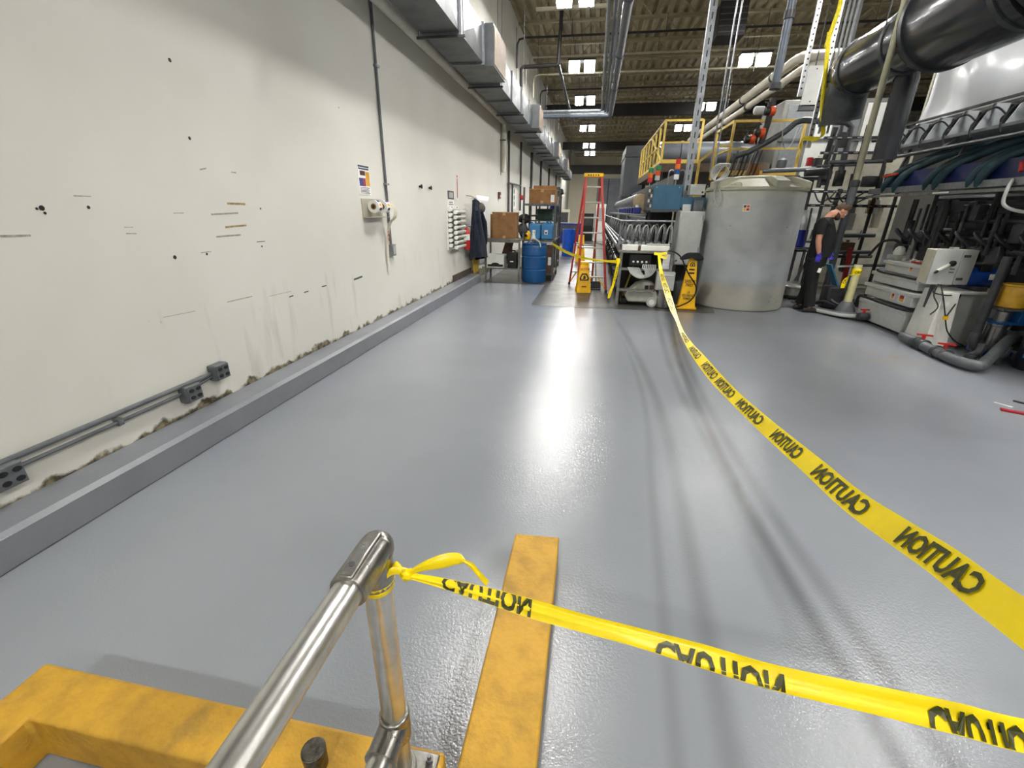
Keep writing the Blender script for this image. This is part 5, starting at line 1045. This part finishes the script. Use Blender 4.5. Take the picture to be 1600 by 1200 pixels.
# dark machine body with pipes in front
mb_ = thing('wet_process_machine','tall dark process machine crowded with pipes on the far right','machine',(5.9,6.8,0))
MB().box((5.55,3.2,.003),(7.5,9.0,2.62)).build('housing',DKM,mb_)
rnd = random.Random(11)
for i in range(34):
    y = 4.2+i*.145+rnd.uniform(-.03,.03); x = rnd.uniform(5.0,5.4); r_ = rnd.choice((.02,.028,.04,.05)); z0 = rnd.uniform(.95,1.2); z1 = rnd.uniform(1.55,2.0); MB().cyl((x,y,z0),(x,y,z1),r_,8).build('riser',rnd.choice((DPVC,MDK,MDK,BLACK,DGREY)),mb_)
for i in range(9):
    z = 1.0+i*.11+rnd.uniform(-.02,.02); x = rnd.uniform(5.1,5.45); MB().cyl((x,3.4,z),(x,rnd.uniform(7.5,8.9),z),rnd.choice((.022,.03,.042)),8).build('header_pipe',rnd.choice((DPVC,BLACK,DGREY)),mb_)
for i in range(16):
    y = 4.3+i*.29; x = rnd.uniform(4.95,5.2); z = rnd.uniform(1.1,1.75); q_ = MB().cbox((x,y,z),(.12,rnd.uniform(.1,.2),rnd.uniform(.12,.26)),Matrix.Rotation(rnd.uniform(-.2,.2),3,'X')).build('flow_block',rnd.choice((MDK,DGREY,DPVC)),mb_,bevel=.012)
for i in range(14):
    y = 4.3+i*.33; MB().tube(smoothpts([(5.1,y,1.25),(4.95,y+.03,1.35),(4.95,y+.12,1.42),(5.1,y+.17,1.3),(5.2,y+.18,1.1)],4),.022,8).build('u_bend',rnd.choice((BLACK,DPVC)),mb_)
MB().tube(smoothpts([(4.62,6.35,2.02),(4.55,6.28,1.9),(4.56,6.25,1.75),(4.66,6.1,1.68),(4.8,5.9,1.68)],5),.018,8).build('grey_loop',LGREY,mb_)
MB().box((4.62,3.2,1.96),(4.72,9.2,2.04)).build('steel_rail',GALV,mb_); MB().box((4.60,3.2,1.90),(4.66,9.2,1.935)).build('steel_rail',LSTEEL,mb_)
MB().box((4.70,3.2,2.05),(4.76,9.0,2.26)).build('navy_panel',NAVYP,mb_)
MB().box((4.595,7.25,1.91),(4.6,7.55,1.93)).build('white_label',PAPER,mb_)
for i,y in enumerate((8.75,8.45,7.75,7.55,6.95,6.8,6.1,5.3)):
    MB().tube(smoothpts([(5.3,y-.9,2.60),(5.0,y-.55,2.50),(4.72,y-.12,2.28),(4.62,y,2.10),(4.66,y+.06,1.99)],6),.055 if i%2 else .05,12).build('thick_hose',GHOSE,mb_)
g_ = MB().lathe([(.06,0),(.065,.01),(.065,.03),(.05,.035)],(4.66,6.2,2.28),18,Matrix.Rotation(rad(-70),3,'Y')).build('gauge',WHITE,mb_); MB().cyl((4.68,6.2,2.1),(4.68,6.2,2.24),.02,8).build('gauge_stem',DGREY,mb_); MB().bar((4.64,6.32,2.1),(4.66,6.38,2.2),.03,.03).build('red_lever',RED,mb_)
MB().bar((4.6,8.85,2.21),(4.6,8.5,2.23),.03,.03).build('orange_bar',ORANGE,mb_)
# row of open grey modules on top
MODG = mat('module_grey',(132,136,140),.5,0,.12,5)
md = thing('valve_module_row','row of open grey compartments with black valves and cables along the machine top','module row',(4.8,6.8,2.62))
MB().box((4.60,3.2,2.60),(5.1,9.05,2.635)).build('floor_tray',MODG,md); MB().box((4.98,3.2,2.635),(5.0,9.05,2.94)).build('back_panel',MODG,md); MB().box((4.90,3.2,2.92),(5.0,9.05,2.955)).build('top_cover',DGREY,md); MB().box((4.70,3.2,2.93),(4.74,9.05,2.955)).build('front_rail',DGREY,md)
for i in range(13):
    y = 9.04-i*.46; p_ = MB().prism([(4.60,2.635),(4.98,2.635),(4.98,2.92),(4.72,2.92)],1,y-.015,y).build('divider',MODG,md)
    if i < 12:
        MB().lathe([(.05,-.07),(.06,-.05),(.06,.05),(.05,.07)],(4.78,y-.24,2.72),12,Matrix.Rotation(rad(90),3,'X')).cyl((4.76,y-.24,2.72),(4.74,y-.3,2.86),.035,8).build('black_valve',BLACK,md); MB().cbox((4.9,y-.2,2.76),(.1,.14,.2)).build('actuator',LGREY if i%3==0 else MDK,md,bevel=.01)
        MB().tube(smoothpts([(4.78,y-.2,2.75),(4.70,y-.1,2.86),(4.62,y-.02,2.80),(4.58,y+.03,2.66),(4.6,y+.02,2.55)],5),.011,6).build('cable',RUBBER,md)
MB().cyl((4.56,3.2,2.50),(4.56,9.0,2.47),.025,8).build('rail_pipe',DPVC,md)
for y in (4.5,6.2,7.6,8.8): MB().bar((4.56,y,2.50),(4.72,y,2.60),.03,.02).build('bracket',GALV,md); MB().bar((4.72,y,2.04),(4.85,y,2.6),.04,.03).build('strut',DGREY,md)
# translucent sheeting
PLAST = mat('plastic_sheeting',(226,230,234),.22,0,.04,2,.25,3,trans=.25)
ps = MB(); rnd = random.Random(3)
ps.grid(lambda u,v: V(5.15+.05*math.sin(u*23)+.04*math.sin(u*9+v*5),9.45-u*5.6-.45*max(0,.2-u)*v*3,2.96+1.02*v+.03*math.sin(u*14)),60,12)
o = ps.build('plastic_sheeting',PLAST,smooth=80,solid=.002); tag(o,'shiny translucent plastic sheeting hung above the grey modules','sheeting')
fr_ = thing('sheeting_frame','cream beam carrying the plastic sheeting','beam',(5.15,6.5,3.98)); MB().box((5.1,3.4,3.97),(5.25,9.5,4.12)).build('beam',CREAM,fr_)
for y in (3.5,9.4): MB().box((5.2,y,2.9),(5.25,y+.05,3.97)).build('post',CREAM,fr_)
# big dark fume duct overhead
BD = mat('dark_glossy_duct',(46,48,52),.18,0,.15,2)
bd = thing('overhead_fume_duct','huge dark glossy fume duct running overhead on the right','duct',(3.4,6.5,3))
dc = PY(1345,105,8.0); ax_ = (dc.x,dc.z)
def dring(prof): return MB().lathe(prof,(ax_[0],0,ax_[1]),40,Matrix.Rotation(rad(-90),3,'X'))
dring([(.34,6.5),(.34,8.0),(.30,8.2),(.2,8.36),(.02,8.42)]).build('narrow_section',BD,bd); dring([(.34,6.55),(.40,6.5),(.46,6.38),(.46,5.0)]).build('wide_section',BD,bd)
MB().tube(smoothpts([(ax_[0],5.02,ax_[1]),(ax_[0],4.88,ax_[1]+.05),(ax_[0],4.78,ax_[1]+.3),(ax_[0],4.75,ax_[1]+.7),(ax_[0],4.75,CEIL-.02)],6),.46,32).build('riser_elbow',BD,bd)
for y,r_ in ((7.9,.352),(6.9,.352),(6.3,.475),(5.15,.475)): MB().lathe([(r_-.02,-.03),(r_,-.03),(r_,.03),(r_-.02,.03)],(ax_[0],y,ax_[1]),40,Matrix.Rotation(rad(-90),3,'X'),caps=False).build('band',DPVC,bd)
q = PY(1412,140,7.2); MB().tube([(ax_[0]+.12,7.2,ax_[1]-.1),(q.x,7.2,q.z+.1),(q.x,7.2,2.3)],.13,18).build('drop_leg',BD,bd)
MB().tube(smoothpts([(ax_[0],7.95,ax_[1]-.05),(ax_[0],8.2,ax_[1]-.2),(ax_[0]+.03,8.32,ax_[1]-.5),(ax_[0]+.05,8.34,ax_[1]-.62)],5),.27,20).build('lower_elbow',DPVC,bd)
for y in (4.9,6.7,7.9): 
    for s in (-.42,.42): MB().cyl((ax_[0]+s,y,ax_[1]),(ax_[0]+s,y,CEIL-.6),.008,6).build('hanger_rod',DGREY,bd)
# ================================================================ OVERHEAD PIPES, POSTS, BACKGROUND
BPIPE = mat('blue_grey_pipe',(92,100,112),.4,.2,.12,5); DKP = mat('black_iron_pipe',(40,38,36),.5,.3,.2,8); PALEP = mat('pale_pipe',(188,182,160),.5,0,.1,5)
for i,(x,r_,m_,nm_) in enumerate(((-.03,.045,GALV,'bright galvanised'),(.08,.03,BPIPE,'thin grey'),(.15,.03,GALV,'thin galvanised'),(.29,.085,BPIPE,'thick blue-grey'))):
    yb = 18.6+.28*i; z = 5.0-.0*i; t = thing('service_pipe',nm_+' service pipe running down the hall roof and turning left','pipe',(x,10,z-r_))
    MB().tube([(x,5,z),(x,yb-.12,z),(x-.04,yb-.04,z),(x-.12,yb,z),(-2.5,yb,z)],r_,12).build('run',m_,t)
    for y in (8,11,14,17): MB().cyl((x,y,z),(x,y,CEIL-.6),.007,5).build('hanger_rod',DGREY,t)
    for y in (9.5,12.5,15.5): MB().lathe([(r_,-.05),(r_*1.18,-.05),(r_*1.18,.05),(r_,.05)],(x,y,z),12,Matrix.Rotation(rad(-90),3,'X'),caps=False).build('coupling',m_,t)
for i,y in enumerate((14.8,16.5,18.4,20.6)):
    t = thing('sprinkler_pipe',('nearest','second','third','farthest')[i]+' thin sprinkler pipe crossing under the roof joists','pipe',(5,y,6.05))
    MB().tube([(WX+.3,y,5.4),(WX+.3,y,5.95),(WX+.36,y,6.07),(WX+.5,y,6.1),(13,y,6.12)],.028,8).build('pipe',PALEP if i in (1,2) else DKP,t)
    for x in (-1,1.5,4,6.5,9): MB().cyl((x,y,6.1),(x,y,6.5),.008,5).build('hanger_rod',DGREY,t); MB().cyl((x+.8,y,6.1),(x+.8,y,6.0),.012,6).build('sprinkler_head',STEEL,t)
t = thing('black_pipe','black iron pipe dropping from the roof and elbowing to the duct','pipe',(-1.3,14.5,4.5))
MB().tube([(-1.28,14.5,CEIL-.5),(-1.31,14.5,5.45),(-1.33,14.5,5.38),(-1.38,14.5,5.36),(-2.30,14.5,5.34),(-2.34,14.5,5.30),(-2.34,14.5,4.42)],.05,10).build('drop',DKP,t); MB().tube([(-1.31,14.5,5.38),(-1.25,18,5.2),(-1.2,22,5.15)],.045,10).build('branch',DKP,t)
o = MB().box((-1.9,13.95,6.42),(-.05,14.05,6.48)).build('cable_tray',PALEP); tag(o,'pale straight cable tray near the top of the picture','cable tray')
t = thing('heater_unit','dark box heater hanging from the roof right of the strut post','heater',(2.9,14,5.6)); MB().box((2.6,13.8,5.65),(3.25,14.5,6.35)).build('case',BEAMD,t,bevel=.02); 
for k in range(5): MB().box((2.62,13.78,5.72+.12*k),(3.23,13.8,5.74+.12*k)).build('louvre',DGREY,t)
for x in (2.65,3.2): MB().cyl((x,14.1,6.35),(x,14.1,CEIL-.6),.01,6).build('hanger_rod',DGREY,t)
for i,x in enumerate((2.10,2.18)): o = MB().cyl((x,9.8,2.35),(x,9.8,CEIL-.6),.014,8).build('threaded_rod',GALV); tag(o,('left','right')[i]+' one of two thin rods hanging right of the strut post','rod')
for i,(x,z) in enumerate(((4.04,4.72),(4.20,4.55))):
    t = thing('white_pipe',('upper','lower')[i]+' white pipe sloping away from the elbow under the roof lamp','pipe',(x,12,z)); MB().tube([(x,24,z),(x,12.25,z),(x+.05,12.1,z),(x+.15,12.02,z),(6.6 if i==0 else 6.0,12.0,z+.02)],.10 if i==0 else .08,14).build('run',WPIPE,t)
    for y in (13.6,16.0,18.5): MB().lathe([(.07,-.04),(.115,-.04),(.115,.04),(.07,.04)],(x,y,z),14,Matrix.Rotation(rad(-90),3,'X'),caps=False).build('clamp',DGREY,t); MB().cyl((x,y,z),(x,y,CEIL-.6),.007,5).build('hanger_rod',DGREY,t)
t = thing('riser_post','thick blue-grey riser pipe above the valve cluster','pipe',(2.52,8.2,3.3)); MB().cyl((2.6,8.6,3.45),(2.6,8.6,CEIL-.6),.06,14).build('pipe',BPIPE,t); MB().lathe([(.06,0),(.075,0),(.075,.1),(.06,.1)],(2.6,8.6,4.3),14,caps=False).build('coupling',DGREY,t); MB().lathe([(.06,0),(.08,.0),(.08,.08),(.05,.08)],(2.6,8.6,3.42),14).build('end_coupling',DGREY,t)
PERF = mat('perforated_strut',(190,192,196),.35,.7,.1,8)
for i,(x,y,zb) in enumerate(((2.95,8.5,3.3),(3.24,8.5,2.6))):
    t = thing('hanger_strut',('left','right')[i]+' bright perforated strut hanging over the tank','strut',(x,y,zb)); MB().prism([(x-.03,y),(x+.03,y),(x+.03,y+.04),(x-.03,y+.04)],2,zb,CEIL-.6).build('channel',PERF,t)
    for k in range(30): MB().cyl((x,y-.002,zb+.1+.075*k),(x,y+.001,zb+.1+.075*k),.014,6).build('hole',BLACK,t)
for i,x in enumerate((3.36,3.42,3.48)): o = MB().cyl((x,8.55,2.8),(x,8.55,CEIL-.6),.017,8).build('hanging_conduit',GALV); tag(o,('left','middle','right')[i]+' of three thin conduits beside the yellow strap','conduit')
st_ = thing('lifting_strap','yellow webbing strap hanging beside the white panel','strap',(3.2,8.3,2.9)); SY = mat('yellow_webbing',(226,206,30),.7,0,.1,20)
m = MB(); Ribbon([PY(1318,-30,8.3),PY(1312,10,8.3),PY(1300,45,8.3),PY(1290,75,8.3)],[V(1,.2,0)*.06]*4,4,.002).strip(m,2); m.build('upper_web',SY,st_,solid=.004)
m = MB(); Ribbon([PY(1296,50,8.3),PY(1290,110,8.3),PY(1285,160,8.3),PY(1284,190,8.3)],[V(1,.1,0)*.06]*4,4,.001).strip(m,2); m.build('lower_web',SY,st_,solid=.004)
m = MB(); Ribbon([PY(1252,232,8.36),PY(1251,222,8.36),PY(1258,216,8.35),PY(1272,217,8.34),PY(1284,214,8.33),PY(1286,203,8.32),PY(1285,186,8.3)],[V(.3,.2,.9)*.07]*4+[V(.7,.2,.5)*.08,V(.9,0,.2)*.07,V(1,0,0)*.05],5,.004).strip(m,3); m.build('tied_end',SY,st_,smooth=70)
o = thing('hanging_board','white rectangular panel hanging above the tank','panel',(3.7,10.2,3.4)); MB().box((3.58,10.15,3.49),(3.84,10.2,4.09)).build('sheet',PAPER,o); MB().box((3.55,10.19,3.41),(3.87,10.3,3.49)).build('ledge',PVC,o)
MB().cyl((3.71,10.25,4.0),(3.71,10.25,CEIL-.6),.01,6).build('hanger_rod',DGREY,o)
for z in (3.54,4.04): MB().cyl((3.71,10.145,z),(3.71,10.15,z),.012,8).build('screw',DGREY,o)
PALEPOST = mat('pale_post',(150,148,124),.5,.2,.1,6)
px_ = PY(1375,145,6.4).x; t = thing('air_drop_pipe','pale pipe dropping from the roof in front of the big fume duct','pipe',(px_,6.4,1.75)); MB().cyl((px_,6.4,1.95),(px_,6.4,CEIL-.6),.034,14).build('upper_pipe',PALEPOST,t); MB().cyl((px_,6.4,1.74),(px_,6.4,1.97),.042,14).build('lower_pipe',PVC,t); MB().lathe([(.042,0),(.05,.01),(.05,.07),(.036,.08)],(px_,6.4,1.93),14).build('coupling',DPVC,t)
t = thing('frame_post','dark floor post behind the person','post',(4.47,9.4,0)); MB().cyl((4.47,9.4,.03),(4.47,9.4,3.0),.05,14).build('pipe',DPVC,t); MB().box((4.38,9.31,.003),(4.56,9.49,.03)).build('foot_plate',DGREY,t)
o = MB().prism([(3.66,9.0),(3.72,9.0),(3.72,9.06),(3.66,9.06)],2,3.2,CEIL-.6).build('dark_hanger',DGREY); tag(o,'dark steel hanger left of the big fume duct','hanger')
# valve cluster on top of the tank
vc = thing('valve_manifold','black pipe manifold with orange unions above the tank','manifold',(3.0,9.9,2.3))
MB().tube([(2.50,9.9,2.62),(2.75,9.9,2.70),(3.0,9.9,2.84),(3.35,9.9,3.05),(3.5,9.88,3.20),(3.6,9.8,3.23),(4.3,9.65,3.16),(4.40,9.65,3.08),(4.42,9.65,2.3)],.055,12).build('main_pipe',DPVC,vc)
MB().tube([(3.02,9.9,3.62),(3.0,9.9,3.2),(2.95,9.9,2.85)],.06,12).build('riser',DKP,vc)
for x,z in ((3.03,3.40),(2.92,3.03),(2.76,2.92)):
    MB().lathe([(.05,-.05),(.085,-.045),(.085,.045),(.05,.05)],(x,9.86,z),14,Matrix.Rotation(rad(90),3,'Y')).build('union',ORANGE,vc); MB().lathe([(.06,-.14),(.075,-.13),(.075,-.06),(.06,-.05)],(x,9.86,z),12,Matrix.Rotation(rad(90),3,'Y')).build('valve_body',BLACK,vc); MB().cyl((x-.09,9.86,z+.05),(x-.09,9.86,z+.15),.016,6).bar((x-.15,9.86,z+.15),(x-.03,9.86,z+.15),.03,.018).build('lever',BLACK,vc)
MB().lathe([(.05,-.12),(.075,-.1),(.075,.05),(.06,.07)],(2.84,9.95,3.43),14,Matrix.Rotation(rad(90),3,'Y')).build('cap',LGREY,vc)
for i in range(7): x = 2.50+.075*i; MB().tube([(x+.05,9.9,2.72),(x+.02,9.9,2.55),(x,9.92,2.35),(x-.03,9.95,2.25)],.016,7).build('drop_tube',(BLACK,STEEL,RUBBER)[i%3],vc)
for k in range(2): MB().tube(smoothpts([(3.25,9.75,3.06),(3.28,9.7,2.85),(3.36,9.7,2.74),(3.45,9.72,2.82),(3.52+.05*k,9.75,3.1)],5),.009,6).build('white_loop',TUBING,vc)
MB().cyl((3.0,9.6,2.33),(3.95,9.6,2.37),.04,12).build('lower_pipe',PVC,vc); MB().cyl((3.75,9.55,2.30),(4.15,9.5,2.32),.07,14).build('coupling',DPVC,vc)
MB().lathe([(.08,0),(.09,.02),(.09,.16),(.05,.2)],(3.45,10.0,2.40),14).build('grey_pot',PVC,vc); MB().cbox((3.9,9.85,2.52),(.09,.09,.15)).build('red_switch',RED,vc,bevel=.01)
MB().box((2.85,9.95,2.25),(3.05,10.1,2.48)).build('wood_block',mat('orange_wood',(150,96,40),.7),vc)
MB().box((2.45,9.8,2.20),(4.2,10.2,2.245)).build('support_shelf',DGREY,vc)
for x in (2.5,4.15): MB().box((x-.03,10.12,-.065),(x+.03,10.18,2.2)).build('support_leg',DGREY,vc)
vc.location = Vector(vc.location)+V(.2,.7,.07)
# strut frame behind the person
sf = thing('equipment_rack','black slotted strut frame with cables behind the person','frame',(4.6,9.8,0))
for x in (4.2,4.62,5.05,5.4): MB().box((x-.022,9.78,.003),(x+.022,9.82,3.1)).build('upright',BLACK,sf)
for z in (1.78,2.02,2.66,2.9):
    b_ = MB().box((3.95,9.76,z-.022),(5.45,9.80,z+.022)).build('crossbar',BLACK,sf)
    for k in range(9): MB().box((4.0+.16*k,9.757,z-.008),(4.07+.16*k,9.761,z+.008)).build('slot',GALV,b_)
for z,x0,x1 in ((2.5,4.1,5.0),(1.25,4.3,5.2),(.95,4.4,5.2)): MB().cyl((x0,9.7,z),(x1,9.72,z+.02),.035,10).build('pipe',DPVC,sf)
for k in range(4): MB().tube(smoothpts([(4.0+.2*k,9.74,2.0),(4.1+.2*k,9.7,1.84),(4.25+.2*k,9.7,1.9),(4.35+.25*k,9.74,2.02)],4),.012,6).build('cable',RUBBER,sf)
for k,(x,z,w_,h_) in enumerate(((4.75,1.5,.2,.3),(4.95,2.2,.22,.18),(4.85,1.02,.25,.22),(5.2,1.6,.15,.4))): MB().box((x-w_/2,9.83,z-h_/2),(x+w_/2,9.98,z+h_/2)).build('mounted_box',(LGREY,DGREY,BROWN,CREAM)[k],sf,bevel=.008)
MB().box((4.98,9.82,1.65),(5.18,9.83,1.9)).build('notice',PAPER,sf); MB().box((5.0,9.815,1.66),(5.04,9.82,1.88)).build('notice_stripe',YEL,sf); MB().box((5.07,9.815,1.66),(5.10,9.82,1.88)).build('notice_stripe',ORANGE,sf)
rnd = random.Random(21)
for k in range(26):
    x = rnd.uniform(4.1,5.5); z = rnd.uniform(.5,2.9); y = rnd.uniform(9.9,10.5)
    if k%3 == 0: MB().box((x-.07,y,z),(x+.07,y+.12,z+rnd.uniform(.12,.3))).build('mounted_box',rnd.choice((BLACK,DGREY,MDK)),sf,bevel=.008)
    elif k%3 == 1: MB().cyl((x,y,z),(x+rnd.uniform(-.1,.1),y,min(3.1,z+rnd.uniform(.5,1.2))),rnd.choice((.02,.03,.045)),8).build('pipe',rnd.choice((MDK,DPVC,BLACK)),sf)
    else: MB().cyl((x-.3,y,z),(x+.4,y,z+.02),rnd.choice((.02,.03)),8).build('pipe',rnd.choice((MDK,DPVC,BLACK)),sf)
# lit cream cabinets beyond
for i,(x0,x1,y0,z1,m_,nm_) in enumerate(((3.95,5.0,11.6,2.15,WHITE,'left'),(5.05,6.6,11.8,2.9,mat('dull_cream',(170,166,150),.6),'right'))):
    t = thing('wall_cabinet',f'tall pale equipment cabinet behind the strut frame, {nm_} one','cabinet',((x0+x1)/2,y0+.4,0)); MB().box((x0,y0,.003),(x1,y0+.8,z1)).build('body',m_,t,bevel=.01)
    n_ = 3
    for k in range(n_): xa = x0+.03+(x1-x0-.06)*k/n_; xb = x0+.03+(x1-x0-.06)*(k+1)/n_-.02; d_ = MB().box((xa,y0-.02,.1),(xb,y0,z1-.06)).build('door',m_,t,bevel=.005); MB().box((xb-.06,y0-.035,1.1),(xb-.04,y0-.02,1.3)).build('handle',DGREY,d_)
t = thing('machine_hood','tall grey machine hood behind the fume duct','hood',(4.6,13,0)); MB().box((4.35,13.4,.003),(6.8,15,4.2)).build('body',mat('hood_grey',(96,96,92),.5,.2,.12,3),t,bevel=.02)
for k in range(4): MB().box((4.45+.58*k,13.38,2.4),(4.95+.58*k,13.4,4.1)).build('panel',LGREY if k%2 else PVC,t,bevel=.006)
MB().box((4.35,13.36,3.3),(6.8,13.4,3.36)).build('rail',DGREY,t)
# odds and ends around the person
t = thing('shop_vacuum','grey shop vacuum on the floor left of the person','vacuum',(4.15,9.95,0)); MB().lathe([(.17,.05),(.19,.08),(.19,.22),(.2,.23),(.2,.26),(.15,.33),(.04,.36)],(4.12,9.95,0),20).build('tub',LSTEEL,t); MB().lathe([(.18,.03),(.2,.05),(.2,.08),(.18,.09)],(4.12,9.95,0),20).build('bumper',BLACK,t); MB().tube(smoothpts([(4.12,9.95,.36),(4.16,9.9,.55),(4.22,9.9,.75),(4.24,9.95,.95)],5),.025,8).build('hose',DGREY,t)
for a in range(3): MB().sph((4.12+.15*math.cos(a*2.1),9.95+.15*math.sin(a*2.1),.024),.022,8).build('castor',BLACK,t)
t = thing('pail_stand','dark stand with a navy pail and grey bucket left of the person','stand',(4.12,10.3,0)); MB().box((3.95,10.2,.95),(4.35,10.5,1.0)).build('top',DGREY,t); 
for x in (3.98,4.32): MB().box((x-.02,10.3,.003),(x+.02,10.34,.95)).build('leg',DGREY,t)
MB().lathe([(.13,1.0),(.15,1.02),(.155,1.32),(.16,1.33)],(4.15,10.35,0),18).build('pail',NAVY,t); MB().lathe([(.15,1.33),(.16,1.36),(.16,1.55),(.11,1.68),(.05,1.70)],(4.15,10.35,0),18).build('bucket',LGREY,t)
t = thing('red_stand','red steel stand right of the person','stand',(4.85,9.3,0)); MB().bar((4.80,9.45,.03),(4.72,9.45,1.05),.05,.07).build('column',mat('dark_red_steel',(140,30,30),.45),t); MB().box((4.62,9.3,.003),(4.98,9.62,.035)).build('base',DGREY,t); MB().bar((4.55,9.42,.72),(4.95,9.42,.74),.03,.03).build('arm',WHITE,t)
o = MB(); o.T = Matrix.Translation((4.44,9.05,.42)) @ Matrix.Rotation(rad(-28),4,'Y'); o.box((-.01,-.1,0),(.015,.1,.42)); o = o.build('teal_board',mat('teal_board',(40,110,140),.5)); tag(o,'teal board leaning right of the person','board'); 
t = thing('hose_pile','tangle of dark hoses on the floor right of the person','hoses',(4.5,9.1,0)); rnd = random.Random(9)
for k in range(7): c_ = V(4.35+.09*k,9.1+rnd.uniform(-.12,.2),.05+.03*(k%3)); r_ = rnd.uniform(.08,.16); MB().tube([c_+V(r_*math.cos(a),r_*.8*math.sin(a),.03+.03*math.sin(2*a+k)) for a in [2*math.pi*q/14 for q in range(14)]],.022,7,closed=True).build('coil',(RUBBER,DPVC,PVC)[k%3],t)
o = MB().box((4.33,8.97,.003),(4.6,9.25,.40)).build('motor_base',DGREY,bevel=.03); tag(o,'dark motor block beneath the teal board','motor')
# far end of the hall
o = MB().box((WX,YF-.06,5.12),(XR,YF,5.95)).build('trim_3',mat('bulkhead_grey',(84,84,80),.6,0,.1,1)); struct(o)
dr_ = MB().box((.05,YF-.12,0),(3.4,YF-.02,4.78)).build('door_1',mat('roll_door',(120,124,132),.5,.2,.1,2)); struct(dr_)
for k in range(15): MB().box((.08,YF-.14,.15+.31*k),(3.37,YF-.12,.42+.31*k)).build('slat',MATS['roll_door'],dr_,bevel=.02)
for x in (1.15,2.3): MB().box((x-.06,YF-.17,0),(x+.06,YF-.14,4.78)).build('guide',DGREY,dr_)
o = MB().box((.0,YF-.18,4.72),(3.5,YF-.1,4.9)).build('trim_4',CREAM); struct(o)
for i,(x0,x1,y0,z1,m_,lb) in enumerate(((-1.9,-.7,25,1.0,NAVY,'far blue covered bench at the end of the left aisle'),(-.75,-.05,27.5,1.5,BLACK,'far black cabinet behind the ladder'),(.05,.6,27,2.0,WHITE,'far white column cabinet behind the ladder'),(.65,1.3,28,1.45,BLACK,'far dark cabinet right of the white column'),(-2.5,-1.6,30,1.7,CREAM,'far cream cabinet against the left wall'))):
    t = thing('far_cabinet',lb,'cabinet',((x0+x1)/2,y0,0)); MB().box((x0,y0,.003),(x1,y0+.7,z1)).build('body',m_,t,bevel=.01); MB().box((x0+.06,y0-.02,z1*.55),(x1-.06,y0,z1*.9)).build('upper_panel',DGREY if m_ != WHITE else LGREY,t); MB().box((x0+.06,y0-.02,.1),(x1-.06,y0,z1*.5)).build('lower_panel',m_,t)
for o in bpy.data.objects:
    if '_o' in o: del o['_o']
